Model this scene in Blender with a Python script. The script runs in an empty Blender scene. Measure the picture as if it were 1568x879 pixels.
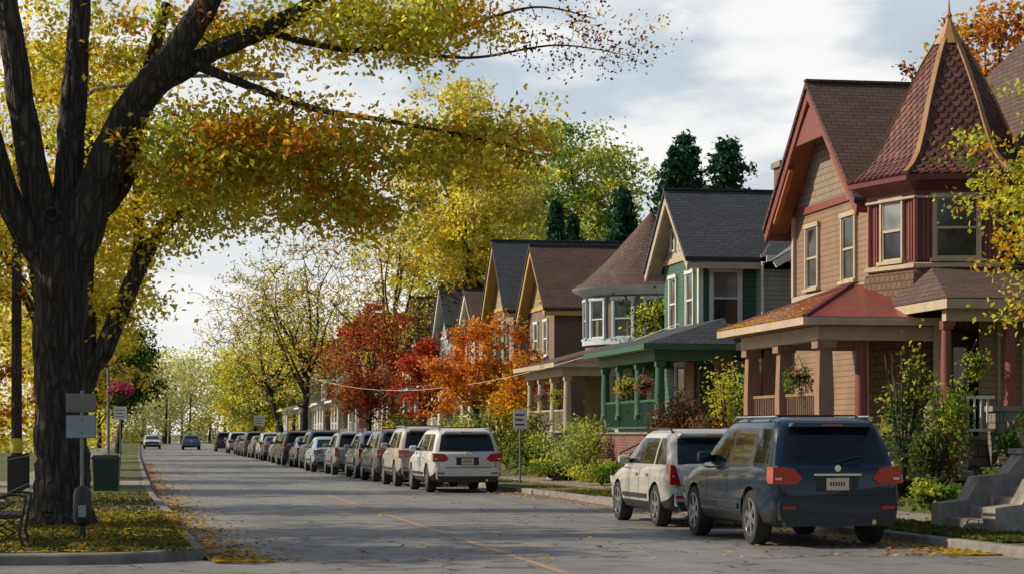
import bpy, bmesh, math, random
import numpy as np
from mathutils import Vector, Matrix
random.seed(7); rng=np.random.default_rng(7)
scene=bpy.context.scene
COL=scene.collection
# ---------------------------------------------------------------- materials
class NT:
    def __init__(s,name):
        s.m=bpy.data.materials.new(name); s.m.use_nodes=True
        s.t=s.m.node_tree; s.n=s.t.nodes; s.l=s.t.links
        s.b=s.n.get('Principled BSDF'); s.out=s.n.get('Material Output')
    def N(s,typ,**kw):
        n=s.n.new(typ)
        for k,v in kw.items():
            if k[0]=='_': setattr(n,k[1:],v)
            else: n.inputs[k.replace('_',' ')].default_value=v
        return n
    def L(s,a,b): s.l.new(a,b)
    def math(s,op,a,b=None):
        n=s.n.new('ShaderNodeMath'); n.operation=op
        for i,x in enumerate((a,b)):
            if x is None: continue
            if isinstance(x,(int,float)): n.inputs[i].default_value=x
            else: s.L(x,n.inputs[i])
        return n.outputs[0]
    def mix(s,f,a,b,mode='MIX'):
        n=s.n.new('ShaderNodeMix'); n.data_type='RGBA'; n.blend_type=mode
        for i,x in ((0,f),(6,a),(7,b)):
            if isinstance(x,(int,float)): n.inputs[i].default_value=x
            elif isinstance(x,tuple): n.inputs[i].default_value=(*x[:3],1)
            else: s.L(x,n.inputs[i])
        return n.outputs[2]
    def noise(s,scale,detail=4,vec=None,rough=.55):
        n=s.N('ShaderNodeTexNoise',Scale=scale,Detail=detail,Roughness=rough)
        if vec is not None: s.L(vec,n.inputs['Vector'])
        return n.outputs['Fac']
    def ramp(s,f,a,b):
        n=s.n.new('ShaderNodeMapRange'); n.inputs[1].default_value=a; n.inputs[2].default_value=b
        s.L(f,n.inputs[0]); return n.outputs[0]
    def uv(s): return s.N('ShaderNodeTexCoord').outputs['UV']
    def ob(s): return s.N('ShaderNodeTexCoord').outputs['Object']
    def scale(s,vec,sc):
        n=s.n.new('ShaderNodeMapping'); n.inputs['Scale'].default_value=sc; s.L(vec,n.inputs[0]); return n.outputs[0]
    def bump(s,h,strength=.5,dist=.02):
        n=s.N('ShaderNodeBump',Strength=strength,Distance=dist); s.L(h,n.inputs['Height']); s.L(n.outputs[0],s.b.inputs['Normal'])
    def set(s,**kw):
        for k,v in kw.items():
            k=k.replace('_',' ')
            if isinstance(v,tuple): v=(*v[:3],1)
            s.b.inputs[k].default_value=v
def dk(c,f): return tuple(x*f for x in c)
def plain(name,c,rough=.6,metal=0,coat=0,var=.18,vs=3.0,bump=0):
    k=NT(name); k.set(Roughness=rough,Metallic=metal)
    if coat: k.set(Coat_Weight=coat,Coat_Roughness=.06)
    if var:
        f=k.ramp(k.noise(vs,6,k.ob(),.65),.3,.7)
        k.L(k.mix(f,dk(c,1-var),dk(c,1+var*.6)),k.b.inputs['Base Color'])
    else: k.set(Base_Color=c)
    if bump: k.bump(k.noise(40,4,k.ob()),.4,bump)
    return k.m
def siding(name,c,pitch=.13):
    k=NT(name); uv=k.uv(); sp=k.n.new('ShaderNodeSeparateXYZ'); k.L(uv,sp.inputs[0])
    v=k.math('FRACT',k.math('DIVIDE',sp.outputs[1],pitch))
    lap=k.math('SUBTRACT',1.0,v)
    f=k.ramp(k.noise(1.2,6,k.scale(uv,(1,.5,1))),.3,.72)
    c1=k.mix(f,dk(c,.68),dk(c,1.1))
    lap_shade=k.math('LESS_THAN',v,.10)
    k.L(k.mix(lap_shade,c1,dk(c,.35)),k.b.inputs['Base Color'])  # shade line under each board lap, painted into the colour
    k.set(Roughness=.65); k.bump(lap,.9,.02); return k.m
def bricky(name,c1,c2,mortar,bw=.22,bh=.075,ms=.012,bump=.012,rough=.85,sc=.9):
    k=NT(name); uv=k.uv()
    b=k.N('ShaderNodeTexBrick',_offset=.5,Color1=(*c1,1),Color2=(*c2,1),Mortar=(*mortar,1),Scale=1.0)
    b.inputs['Mortar Size'].default_value=ms; b.inputs['Brick Width'].default_value=bw; b.inputs['Row Height'].default_value=bh
    b.inputs['Mortar Smooth'].default_value=.2; b.inputs['Bias'].default_value=-.1
    k.L(uv,b.inputs['Vector'])
    f=k.ramp(k.noise(sc,6,uv,.65),.3,.75)
    k.L(k.mix(k.math('MULTIPLY',f,.6),b.outputs['Color'],dk(c1,.45)),k.b.inputs['Base Color'])
    k.set(Roughness=rough); k.bump(k.math('SUBTRACT',1.0,b.outputs['Fac']),.8,bump); return k.m
def glassm(name,c=(.02,.025,.03),r=.06):
    k=NT(name); k.set(Roughness=r,IOR=1.5)
    f=k.ramp(k.noise(.9,2,k.uv()),.45,.6)
    k.L(k.mix(f,c,dk(c,2.0)),k.b.inputs['Base Color'])
    k.bump(k.noise(.8,1,k.uv()),.15,.05)
    return k.m
def leafm(name,trans=.58):
    k=NT(name); a=k.N('ShaderNodeAttribute',_attribute_name='Col')
    d=k.N('ShaderNodeBsdfDiffuse'); k.L(a.outputs['Color'],d.inputs['Color'])
    t=k.N('ShaderNodeBsdfTranslucent'); k.L(a.outputs['Color'],t.inputs['Color'])
    m=k.N('ShaderNodeMixShader'); m.inputs[0].default_value=trans
    k.L(d.outputs[0],m.inputs[1]); k.L(t.outputs[0],m.inputs[2]); k.L(m.outputs[0],k.out.inputs['Surface'])
    return k.m
def barkm(name,c,sc=9):
    k=NT(name); ob=k.ob(); v=k.scale(ob,(1,1,.16))
    nz=k.N('ShaderNodeTexNoise',Scale=4,Detail=4); k.L(v,nz.inputs['Vector'])
    va=k.n.new('ShaderNodeVectorMath'); va.operation='MULTIPLY_ADD'; k.L(nz.outputs['Color'],va.inputs[0]); va.inputs[1].default_value=(.25,.25,.25); k.L(v,va.inputs[2])
    vo=k.N('ShaderNodeTexVoronoi',_feature='DISTANCE_TO_EDGE',Scale=sc); k.L(va.outputs[0],vo.inputs['Vector'])
    e=k.ramp(vo.outputs['Distance'],.0,.28); n1=k.noise(25,5,v,.7); n2=k.noise(1.5,3,ob)
    h=k.math('ADD',e,k.math('MULTIPLY',n1,.4))
    c1=k.mix(k.ramp(h,.1,1.1),dk(c,.3),dk(c,1.6))
    k.L(k.mix(k.math('MULTIPLY',k.ramp(n2,.5,.7),.3),c1,dk((.10,.11,.07),c[0]/.055)),k.b.inputs['Base Color'])
    k.set(Roughness=.95); k.bump(h,1,.09); return k.m
LEAF=leafm('leaf'); NEEDLE=leafm('needle',.12); BARK=barkm('bark',(.048,.038,.032)); BARK2=barkm('bark_grey',(.065,.055,.046))
GLASS=glassm('window_glass'); GLASSL=glassm('window_curtain',(.13,.14,.14))
WHITE=plain('white_paint',(.66,.64,.58),.55); CREAM=plain('cream_paint',(.45,.36,.25),.6)
BLACK=plain('black_metal',(.015,.015,.016),.45,var=0)
CONC=plain('concrete',(.22,.20,.175),.9,var=.4,vs=1.7,bump=.01); KERBM=plain('kerb_concrete',(.20,.18,.155),.9,var=.5,vs=2.5,bump=.01)
STONE=bricky('rough_stone',(.24,.22,.19),(.17,.155,.14),(.09,.08,.07),.42,.22,.02,.03)
WOODPOLE=barkm('pole_wood',(.10,.05,.03),20)
# ---------------------------------------------------------------- mesh builder
class MB:
    def __init__(s): s.v=[];s.f=[];s.m=[];s.mats=[]
    def mi(s,mat):
        if mat not in s.mats: s.mats.append(mat)
        return s.mats.index(mat)
    def add(s,pts,faces,mat):
        b=len(s.v); s.v+= [tuple(p) for p in pts]; i=s.mi(mat)
        for f in faces: s.f.append(tuple(b+k for k in f)); s.m.append(i)
    def poly(s,pts,mat): s.add(pts,[range(len(pts))],mat)
    BF=[(0,3,2,1),(4,5,6,7),(0,1,5,4),(1,2,6,5),(2,3,7,6),(3,0,4,7)]
    def box(s,x0,x1,y0,y1,z0,z1,mat):
        s.add([(x0,y0,z0),(x1,y0,z0),(x1,y1,z0),(x0,y1,z0),(x0,y0,z1),(x1,y0,z1),(x1,y1,z1),(x0,y1,z1)],s.BF,mat)
    def lbox(s,F,u0,u1,n0,n1,z0,z1,mat):
        s.add([F(u0,n0,z0),F(u1,n0,z0),F(u1,n1,z0),F(u0,n1,z0),F(u0,n0,z1),F(u1,n0,z1),F(u1,n1,z1),F(u0,n1,z1)],s.BF,mat)
    def prism(s,poly,fn,a,b,mat):
        n=len(poly); pts=[fn(p,a) for p in poly]+[fn(p,b) for p in poly]
        fs=[tuple(range(n))[::-1],tuple(range(n,2*n))]+[(i,(i+1)%n,n+(i+1)%n,n+i) for i in range(n)]
        s.add(pts,fs,mat)
    def beam(s,p,q,w,h,mat,up=(0,0,1)):
        p=Vector(p);q=Vector(q);d=(q-p).normalized(); u=Vector(up)
        if abs(d.dot(u))>.99: u=Vector((1,0,0))
        r=d.cross(u).normalized(); u=r.cross(d)
        o=[(-w/2,-h/2),(w/2,-h/2),(w/2,h/2),(-w/2,h/2)]
        s.add([p+r*a+u*b for a,b in o]+[q+r*a+u*b for a,b in o],[(0,1,2,3),(7,6,5,4)]+[(i,(i+1)%4,4+(i+1)%4,4+i) for i in range(4)],mat)
    def tube(s,path,rad,n,mat,cap=True,rough=None):
        path=[Vector(p) for p in path]; m=len(path); pts=[]
        ref=Vector((.31,.9,.2))
        for i,p in enumerate(path):
            d=(path[min(i+1,m-1)]-path[max(i-1,0)])
            d=d.normalized() if d.length>1e-6 else Vector((0,0,1))
            a=d.cross(ref); a=a.normalized() if a.length>.05 else d.cross(Vector((1,0,0))).normalized(); b=d.cross(a)
            r=rad[i] if hasattr(rad,'__len__') else rad
            for k in range(n):
                t=2*math.pi*k/n; rr=r*(1+(rough[i][k] if rough is not None else 0)); pts.append(p+(a*math.cos(t)+b*math.sin(t))*rr)
        fs=[(i*n+k,i*n+(k+1)%n,(i+1)*n+(k+1)%n,(i+1)*n+k) for i in range(m-1) for k in range(n)]
        if cap: fs+=[tuple(range(n))[::-1],tuple(range((m-1)*n,m*n))]
        s.add(pts,fs,mat)
    def lathe(s,c,prof,n,mat,a0=0,axis='z',caps=True):
        pts=[]
        for r,z in prof:
            for k in range(n):
                t=a0+2*math.pi*k/n
                if axis=='z': pts.append((c[0]+r*math.cos(t),c[1]+r*math.sin(t),c[2]+z))
                elif axis=='y': pts.append((c[0]+r*math.cos(t),c[1]+z,c[2]+r*math.sin(t)))
                else: pts.append((c[0]+z,c[1]+r*math.cos(t),c[2]+r*math.sin(t)))
        m=len(prof)
        fs=[(i*n+k,i*n+(k+1)%n,(i+1)*n+(k+1)%n,(i+1)*n+k) for i in range(m-1) for k in range(n)]
        if caps: fs+=[tuple(range(n))[::-1],tuple(range((m-1)*n,m*n))]
        s.add(pts,fs,mat)
    def addmesh(s,me):
        b=len(s.v); s.v+=[tuple(v.co) for v in me.vertices]
        for p in me.polygons:
            s.f.append(tuple(b+i for i in p.vertices)); s.m.append(s.mi(me.materials[p.material_index]))
    def mesh(s,name,angle=35):
        me=bpy.data.meshes.new(name); me.from_pydata(s.v,[],s.f)
        for m in s.mats: me.materials.append(m)
        me.polygons.foreach_set('material_index',s.m)
        bm=bmesh.new(); bm.from_mesh(me)
        bmesh.ops.recalc_face_normals(bm,faces=bm.faces)
        uvl=bm.loops.layers.uv.new('UVMap'); A=math.radians(angle)
        for f in bm.faces:
            f.smooth=True; n=f.normal
            u=Vector((0,0,1)).cross(n)
            u=u.normalized() if u.length>.02 else Vector((1,0,0))
            w=n.cross(u)
            for l in f.loops: l[uvl].uv=(l.vert.co.dot(u),l.vert.co.dot(w))
        for e in bm.edges: e.smooth= e.calc_face_angle(0)<A if len(e.link_faces)==2 else True
        bm.to_mesh(me); bm.free(); return me
    def build(s,name,angle=35,parent=None,loc=(0,0,0)):
        if not s.v: return None
        o=bpy.data.objects.new(name,s.mesh(name,angle)); COL.objects.link(o)
        if parent: o.parent=parent; o.matrix_parent_inverse=Matrix.Translation(-Vector(parent.location))
        return o
def empty(name,loc):
    e=bpy.data.objects.new(name,None); e.location=loc; COL.objects.link(e); return e
class Grp:
    def __init__(s,name,loc): s.name=name; s.loc=loc; s.p={}
    def __getitem__(s,k):
        if k not in s.p: s.p[k]=MB()
        return s.p[k]
    def done(s,angle=35):
        e=empty(s.name,s.loc)
        for k,mb in s.p.items(): mb.build(k,angle,e)
        return e
# ---------------------------------------------------------------- foliage
def leaf_obj(name,cent,size,col,mat,parent=None,upb=.35,aspect=.6):
    n=len(cent)
    nr=rng.normal(size=(n,3)); nr[:,2]+=upb*2; nr/=np.linalg.norm(nr,axis=1)[:,None]
    a=np.cross(nr,rng.normal(size=(n,3))); a/=np.linalg.norm(a,axis=1)[:,None]+1e-9
    b=np.cross(nr,a); s=size[:,None]
    P=np.empty((n,4,3)); P[:,0]=cent-a*s; P[:,1]=cent-b*s*aspect+a*s*.15+nr*s*.15; P[:,2]=cent+a*s; P[:,3]=cent+b*s*aspect+a*s*.15+nr*s*.15
    me=bpy.data.meshes.new(name); me.vertices.add(4*n); me.vertices.foreach_set('co',P.ravel())
    me.loops.add(4*n); me.loops.foreach_set('vertex_index',np.arange(4*n,dtype=np.int32))
    me.polygons.add(n); me.polygons.foreach_set('loop_start',np.arange(0,4*n,4,dtype=np.int32))
    try: me.polygons.foreach_set('loop_total',np.full(n,4,dtype=np.int32))
    except Exception: pass
    at=me.color_attributes.new('Col','FLOAT_COLOR','POINT')
    C=np.ones((n,4,4)); C[:,:,:3]=col[:,None,:]; at.data.foreach_set('color',C.ravel())
    me.materials.append(mat); me.update(); me.validate()
    o=bpy.data.objects.new(name,me); COL.objects.link(o)
    if parent: o.parent=parent; o.matrix_parent_inverse=Matrix.Translation(-Vector(parent.location))
    return o
Y=(.86,.64,.06);YD=(.80,.47,.035);YG=(.64,.64,.075);G=(.19,.30,.05);GD=(.06,.11,.03);OR=(.76,.28,.03);RD=(.50,.075,.035);DG=(.018,.045,.02)
PG=(.46,.54,.15);BR=(.22,.09,.035);BU=(.13,.03,.03);LY=(.87,.74,.20)
def pick(pal,pts):
    pal=np.array(pal); k=len(pal); ph=rng.uniform(0,6,3)
    v=(np.sin(pts[:,0]*1.1+ph[0])+np.sin(pts[:,1]*.9+ph[1])+np.sin(pts[:,2]*1.5+ph[2]))/6+.5
    v=np.clip(v+rng.normal(0,.22,len(pts)),0,.999)
    return pal[(v*k).astype(int)]
def tree(name,loc,limbs,attr,palette,leaf_n=40,sigma=.28,lsize=.08,bark=BARK,trunk_n=10,twig=.010,mat=LEAF,nsparse=0,pal2=None,tip=.25,knot=None):
    """limbs: list of (points,radii) world; attr: (N,3) twig ends; the last nsparse ones carry only buds."""
    e=empty(name,loc); mb=MB()
    nodes=[];
    for li,(pts,rad) in enumerate(limbs):
        P=[Vector(p) for p in pts]; Q=[];R=[]; sub=4 if trunk_n<30 else 8
        for i in range(len(P)-1):
            for k in range(sub):
                t=k/sub; p0=P[max(i-1,0)];p1=P[i];p2=P[i+1];p3=P[min(i+2,len(P)-1)]
                q=.5*((2*p1)+(-p0+p2)*t+(2*p0-5*p1+4*p2-p3)*t*t+(-p0+3*p1-3*p2+p3)*t**3)
                r=rad[i]*(1-t)+rad[i+1]*t
                if i+k>0: q=q+Vector(rng.normal(0,r*(.10 if trunk_n<30 else .05),3))
                Q.append(q);R.append(r)
        Q.append(P[-1]);R.append(rad[-1]); rough=None
        tn=trunk_n
        if trunk_n>=30:
            rough=np.zeros((len(Q),tn)); base=rng.normal(0,1,tn)
            for i in range(len(Q)):
                base=base*.86+rng.normal(0,.5,tn); rough[i]=np.abs(base)*.045-.03
        mb.tube(Q,R,tn,bark,rough=rough)
        for q,r in zip(Q[3:],R[3:]): nodes.append((*q,r))
    if knot: mb.lathe(knot,[(.13,.10),(.125,-.02),(.095,-.05),(.06,-.01),(.04,.05)],16,bark,axis='y')
    nd=np.array(nodes)
    nd=nd[nd[:,2]>loc[2]+1.0] if (nd[:,2]>loc[2]+1.0).sum()>3 else nd
    d0=np.array([np.min(np.linalg.norm(nd[:,:3]-a,axis=1)) for a in attr])
    order=np.argsort(d0); tp=[]; cnt=[]
    for i in order:
        a=attr[i]; d=np.linalg.norm(nd[:,:3]-a,axis=1)+np.maximum(0,nd[:,2]-a[2])*.3
        j=np.argmin(d); p=nd[j,:3]; L=np.linalg.norm(a-p)
        if L<.05: continue
        r0=min(nd[j,3]*.6,twig*(1+L*2.0)+.004)
        if tip>.3: r0=max(r0,twig)
        side=rng.normal(0,L*.10,3)
        q1=p+(a-p)*.33+side+np.array([0,0,L*.08]); q2=p+(a-p)*.66+side*.6+np.array([0,0,L*.07])
        mb.tube([p,q1,q2,a],[r0,r0*.8,r0*.6,r0*tip],4,bark,cap=False)
        nd=np.vstack([nd,[*q1,r0*.75],[*q2,r0*.5],[*a,r0*.35]])
        tp.append((q2,a)); cnt.append(5 if i>=len(attr)-nsparse else leaf_n)
    mb.build('trunk',60,e)
    ends=np.array([t[1] for t in tp]); mids=np.array([t[0] for t in tp]); cnt=np.array(cnt)
    cc=pick(palette,ends)
    if pal2: 
        c2=pick(pal2,ends); cc[cnt==5]=c2[cnt==5]
    cc=cc*rng.uniform(.72,1.15,(len(ends),1))
    idx=np.repeat(np.arange(len(ends)),cnt); n=len(idx)
    tt=rng.random((n,1))**.6
    sg=(sigma*rng.uniform(.5,1.3,len(ends))*np.where(cnt==5,.35 if pal2 else 1,1))[idx][:,None]
    c=mids[idx]*(1-tt)+ends[idx]*tt+rng.normal(size=(n,3))*sg*np.array([1,1,.6])
    col=cc[idx]*rng.uniform(.6,1.25,(n,1))*rng.uniform(.9,1.1,(n,3))
    ls=lsize*rng.uniform(.6,1.3,n)*(np.where(cnt==5,.6,1)[idx] if pal2 else 1)
    leaf_obj('foliage',c,ls,np.clip(col,0,.9),mat,e)
    return e
def blob(cx,cy,cz,rx,ry,rz,n):
    u=rng.normal(size=(n,3)); u/=np.linalg.norm(u,axis=1)[:,None]; u*=rng.random((n,1))**.45
    return np.array([cx,cy,cz])+u*np.array([rx,ry,rz])
def auto_tree(name,x,y,z0,zc,h,r,palette,nb=16,na=14,leaf_n=45,lsize=.16,sigma=.45,tr=.22,bark=BARK2,clump=.27,lean=0,rmax=.92,twig=.012,tip=.25):
    cz=(zc+h)/2; hz=(h-zc)/2; j=lambda: rng.uniform(-.12,.12)*r
    top=Vector((x+lean+j()*2,y+j(),zc+(h-zc)*.8))
    m1=Vector((x+lean*.4+j()*.6,y+j()*.6,zc+.1)); m2=m1.lerp(top,.5)+Vector((j()*1.5,j(),0))
    limbs=[([(x,y,z0-.1),(x+.05,y,z0+(zc-z0)*.5),m1,m2,top],[tr*1.25,tr,tr*.8,tr*.35,tr*.08])]
    B=[]
    for i in range(nb):
        u=rng.normal(size=3); u/=np.linalg.norm(u); u*=rng.uniform(.4,rmax)
        B.append(np.array([x+lean+u[0]*r,y+u[1]*r,cz+u[2]*hz]))
    for i in range(min(10,nb)):
        b=B[i]; t=rng.random()*.6
        p=m1.lerp(m2,t) if m1.z<b[2] else Vector((x,y,z0+(zc-z0)*.85))
        d=Vector(b)-p; m=p+d*.35+Vector((0,0,-.05*r)); mm=p+d*.7+Vector((j(),j(),-.04*r)); limbs.append(([p,m,mm,Vector(b)],[tr*.5,tr*.33,tr*.2,tr*.07]))
    A=np.vstack([b+rng.normal(size=(na,3))*r*clump*np.array([1,1,.75]) for b in B])
    return tree(name,(x,y,z0),limbs,A,palette,leaf_n,sigma,lsize,bark,7,twig=twig,tip=tip)
def shrub(name,x,y,z0,h,r,palette,n=2500,lsize=.06):
    e=empty(name,(x,y,z0)); mb=MB()
    for i in range(9):
        a=rng.uniform(0,6.28); mb.tube([(x,y,z0-.05),(x+.4*r*math.cos(a),y+.4*r*math.sin(a),z0+h*.45),(x+.7*r*math.cos(a),y+.7*r*math.sin(a),z0+h*.8)],[.03,.02,.008],5,BARK2)
    mb.build('stems',60,e)
    k=22; B=blob(x,y,z0+h*.5,r*.8,r*.8,h*.42,k); idx=rng.integers(0,k,n)
    c=B[idx]+rng.normal(size=(n,3))*np.array([r,r,h*.6])*.2; c[:,2]=np.maximum(c[:,2],z0+.02)
    col=pick(palette,B)[idx]*rng.uniform(.5,1.15,(n,1))
    leaf_obj('foliage',c,lsize*rng.uniform(.6,1.3,n),col,LEAF,e)
# ---------------------------------------------------------------- camera, sky, sun
TH=math.radians(9.78)
cd=bpy.data.cameras.new('camera'); cam=bpy.data.objects.new('camera',cd); COL.objects.link(cam)
cam.location=(0,0,1.55); cam.rotation_euler=(math.pi/2,0,-TH); cd.lens=75.8; cd.sensor_width=36; cd.shift_y=.143; cd.clip_end=6000
scene.camera=cam
EL=math.radians(35); AZ=math.radians(16)
ts=Vector((-math.cos(EL)*math.cos(AZ),math.cos(EL)*math.sin(AZ),math.sin(EL)))
sd=bpy.data.lights.new('sun','SUN'); sd.energy=5.0; sd.angle=math.radians(.6); sd.color=(1,.88,.69)
so=bpy.data.objects.new('sun',sd); COL.objects.link(so); so.rotation_euler=ts.to_track_quat('Z','Y').to_euler(); so.location=(-30,20,40)
w=bpy.data.worlds.new('World'); scene.world=w; w.use_nodes=True; nt=w.node_tree; nn=nt.nodes; ll=nt.links
bg=nn['Background']; bg.inputs[1].default_value=.10
sky=nn.new('ShaderNodeTexSky'); sky.sky_type='NISHITA'; sky.sun_disc=False; sky.sun_elevation=EL; sky.sun_rotation=math.atan2(ts.x,ts.y); sky.air_density=1.0; sky.dust_density=1.0
tc=nn.new('ShaderNodeTexCoord'); mp=nn.new('ShaderNodeMapping'); mp.inputs['Scale'].default_value=(1,1,2.6); mp.inputs['Location'].default_value=(.35,.2,.1)
ll.new(tc.outputs['Generated'],mp.inputs[0])
def wm(op,a,b,c=None):
    n=nn.new('ShaderNodeMath'); n.operation=op
    for i,x in enumerate((a,b,c)):
        if x is None: continue
        if isinstance(x,(int,float)): n.inputs[i].default_value=x
        else: ll.new(x,n.inputs[i])
    return n.outputs[0]
def wr(f,a,b,c=0,d=1):
    n=nn.new('ShaderNodeMapRange'); n.interpolation_type='SMOOTHSTEP'; n.inputs[1].default_value=a; n.inputs[2].default_value=b; n.inputs[3].default_value=c; n.inputs[4].default_value=d; ll.new(f,n.inputs[0]); return n.outputs[0]
sx=nn.new('ShaderNodeSeparateXYZ'); ll.new(tc.outputs['Generated'],sx.inputs[0]); zz=sx.outputs[2]; yy_=sx.outputs[1]
cn=nn.new('ShaderNodeTexNoise'); cn.inputs['Scale'].default_value=5.5; cn.inputs['Detail'].default_value=8; cn.inputs['Roughness'].default_value=.55; ll.new(mp.outputs[0],cn.inputs['Vector'])
c2=nn.new('ShaderNodeTexNoise'); c2.inputs['Scale'].default_value=9; c2.inputs['Detail'].default_value=8; ll.new(mp.outputs[0],c2.inputs['Vector'])
cc=nn.new('ShaderNodeMix'); cc.data_type='RGBA'; cc.inputs[6].default_value=(5.5,6.3,7.1,1); cc.inputs[7].default_value=(9.7,9.7,9.5,1)
low=wr(zz,.03,.17,.9,0); ll.new(wm('MAXIMUM',wr(c2.outputs['Fac'],.42,.60),low),cc.inputs[0])
mx=nn.new('ShaderNodeMix'); mx.data_type='RGBA'; ll.new(sky.outputs[0],mx.inputs[6]); ll.new(cc.outputs[2],mx.inputs[7])
fac=wm('MULTIPLY_ADD',wr(cn.outputs['Fac'],.40,.60),.22,.77)
fac=wm('MULTIPLY',fac,wr(yy_,.1,.75,.36,1))
ll.new(wm('MULTIPLY',fac,wr(zz,.25,.55,1,.22)),mx.inputs[0]); ll.new(mx.outputs[2],bg.inputs[0])
scene.view_settings.view_transform='Standard'; scene.view_settings.look='None'; scene.view_settings.exposure=0
# ---------------------------------------------------------------- ground
def kR(s): return float(np.interp(s,[0,20,30,58,95,213,400],[11.6,11.0,10.7,9.75,9.2,9.0,9.0]))
def kL(s): return float(np.interp(s,[26,30,55,140,400],[.85,.75,.3,0,0]))
def ground_mats():
    k=NT('asphalt'); ob=k.ob()
    fine=k.noise(60,4,ob,.8); med=k.noise(.35,6,k.scale(ob,(2.6,.25,1)),.6); pat=k.noise(1.6,5,ob)
    c=k.mix(k.ramp(med,.35,.65),(.115,.11,.105),(.205,.197,.186))
    c=k.mix(k.math('MULTIPLY',k.ramp(fine,.3,.7),.5),c,(.25,.24,.225))
    c=k.mix(k.math('MULTIPLY',k.ramp(pat,.52,.75),.5),c,(.07,.068,.066))
    v=k.N('ShaderNodeTexVoronoi',_feature='DISTANCE_TO_EDGE',Scale=.42); nz=k.N('ShaderNodeTexNoise',Scale=1.2,Detail=6)
    k.L(ob,nz.inputs['Vector'])
    va=k.n.new('ShaderNodeVectorMath'); va.operation='ADD'; k.L(ob,va.inputs[0])
    vs=k.n.new('ShaderNodeVectorMath'); vs.operation='SCALE'; vs.inputs['Scale'].default_value=1.2; k.L(nz.outputs['Color'],vs.inputs[0]); k.L(vs.outputs[0],va.inputs[1])
    k.L(va.outputs[0],v.inputs['Vector'])
    cr=k.math('LESS_THAN',v.outputs['Distance'],.010)
    c=k.mix(k.math('MULTIPLY',cr,.85),c,(.03,.029,.029)); k.L(c,k.b.inputs['Base Color'])
    k.L(k.math('ADD',k.math('MULTIPLY',pat,.3),.42),k.b.inputs['Roughness']); k.bump(fine,.5,.012)
    g=NT('grass'); ob=g.ob(); a=g.noise(1.1,5,ob); b=g.noise(35,4,ob,.8)
    c=g.mix(g.ramp(a,.4,.65),(.08,.12,.028),(.20,.17,.055)); c=g.mix(g.math('MULTIPLY',g.ramp(b,.35,.7),.6),c,(.05,.07,.02)); g.L(c,g.b.inputs['Base Color']); g.set(Roughness=.95); g.bump(b,1,.05)
    q=NT('yellow_road_paint'); n=q.ramp(q.noise(7,6,q.ob(),.75),.42,.60)
    q.L(q.mix(n,(.44,.25,.08),(.18,.165,.145)),q.b.inputs['Base Color']); q.set(Roughness=.7)
    return k.m,g.m,q.m
ASPH,GRASS,YPAINT=ground_mats()
def pave():
    k=NT('sidewalk_concrete'); b=k.N('ShaderNodeTexBrick',_offset=0.0,Color1=(.27,.25,.225,1),Color2=(.22,.205,.185,1),Mortar=(.08,.07,.06,1),Scale=1.0)
    b.inputs['Brick Width'].default_value=1.5; b.inputs['Row Height'].default_value=1.5; b.inputs['Mortar Size'].default_value=.015
    k.L(k.ob(),b.inputs['Vector']); f=k.ramp(k.noise(2,6,k.ob(),.7),.35,.7)
    k.L(k.mix(k.math('MULTIPLY',f,.55),b.outputs[0],(.13,.115,.10)),k.b.inputs['Base Color']); k.set(Roughness=.9); return k.m
PAVE=pave()
mb=MB(); mb.poly([(-3000,-500,-.03),(3000,-500,-.03),(3000,5000,-.03),(-3000,5000,-.03)],GRASS); mb.build('ground')
SS=[0,10,20,23,26,28,30,34,38,42,46,50,58,66,75,85,95,110,130,150,180,213,260,330,420]
def strip(name,side,off0,z0,off1,z1,mat,s0=0,s1=420):
    f=kR if side>0 else kL; ss=[s0]+[s for s in SS if s0<s<s1]+[s1]; mb=MB()
    pts=[(f(s)+side*off0,s,z0) for s in ss]+[(f(s)+side*off1,s,z1) for s in ss]; n=len(ss)
    mb.add(pts,[(i,i+1,n+i+1,n+i) for i in range(n-1)],mat); return mb.build(name)
mb=MB(); pts=[(kL(s),s,0) for s in SS]+[(kR(s)+.02,s,0) for s in SS]; n=len(SS)
mb.add(pts,[(i,i+1,n+i+1,n+i) for i in range(n-1)],ASPH)
mb.poly([(-60,-8,0),(kL(0),-8,0),(kL(0),26.6,0),(-60,26.6,0)],ASPH); mb.poly([(kL(0),-8,0),(60,-8,0),(60,0,0),(kL(0),0,0)],ASPH); mb.build('road')
mb=MB(); pts=[(4.60,s,.004) for s in range(14,58,4)]+[(4.72,s,.004) for s in range(14,58,4)]; n=len(pts)//2
mb.add(pts,[(i,i+1,n+i+1,n+i) for i in range(n-1)],YPAINT); mb.build('road_centre_line')
for side,s0,nm in ((1,0,'kerb'),(-1,27.6,'kerb')):
    f=kR if side>0 else kL; ss=[s0]+[s for s in SS if s>s0]; mb=MB(); n=len(ss); prof=[(0,-.02),(.015,.11),(.04,.13),(.17,.135),(.17,.05)]
    pts=[(f(s)+side*a,s,z) for a,z in prof for s in ss]
    mb.add(pts,[(j*n+i,j*n+i+1,(j+1)*n+i+1,(j+1)*n+i) for j in range(4) for i in range(n-1)],KERBM)
    if side<0:
        R=1.6; cx=kL(27.6)-R; cy=27.6; arc=[(cx,cy,math.radians(a)) for a in range(0,-91,-10)]
        P=[]
        for a,z in prof:
            for (x,y,t) in arc: P.append((x+(R-a)*math.cos(t),y+(R-a)*math.sin(t),z))
            P.append((-40,cy-R+a,z))
        m=len(arc)+1
        mb.add(P,[(j*m+i,j*m+i+1,(j+1)*m+i+1,(j+1)*m+i) for j in range(4) for i in range(m-1)],KERBM)
        g=MB(); fan=[(x+(R-.16)*math.cos(t),y+(R-.16)*math.sin(t),.125) for x,y,t in arc]+[(-40,cy-R+.16,.125),(-40,27.6,.125)]
        g.poly(fan,GRASS); g.build('lawn')
    mb.build(nm)
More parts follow.
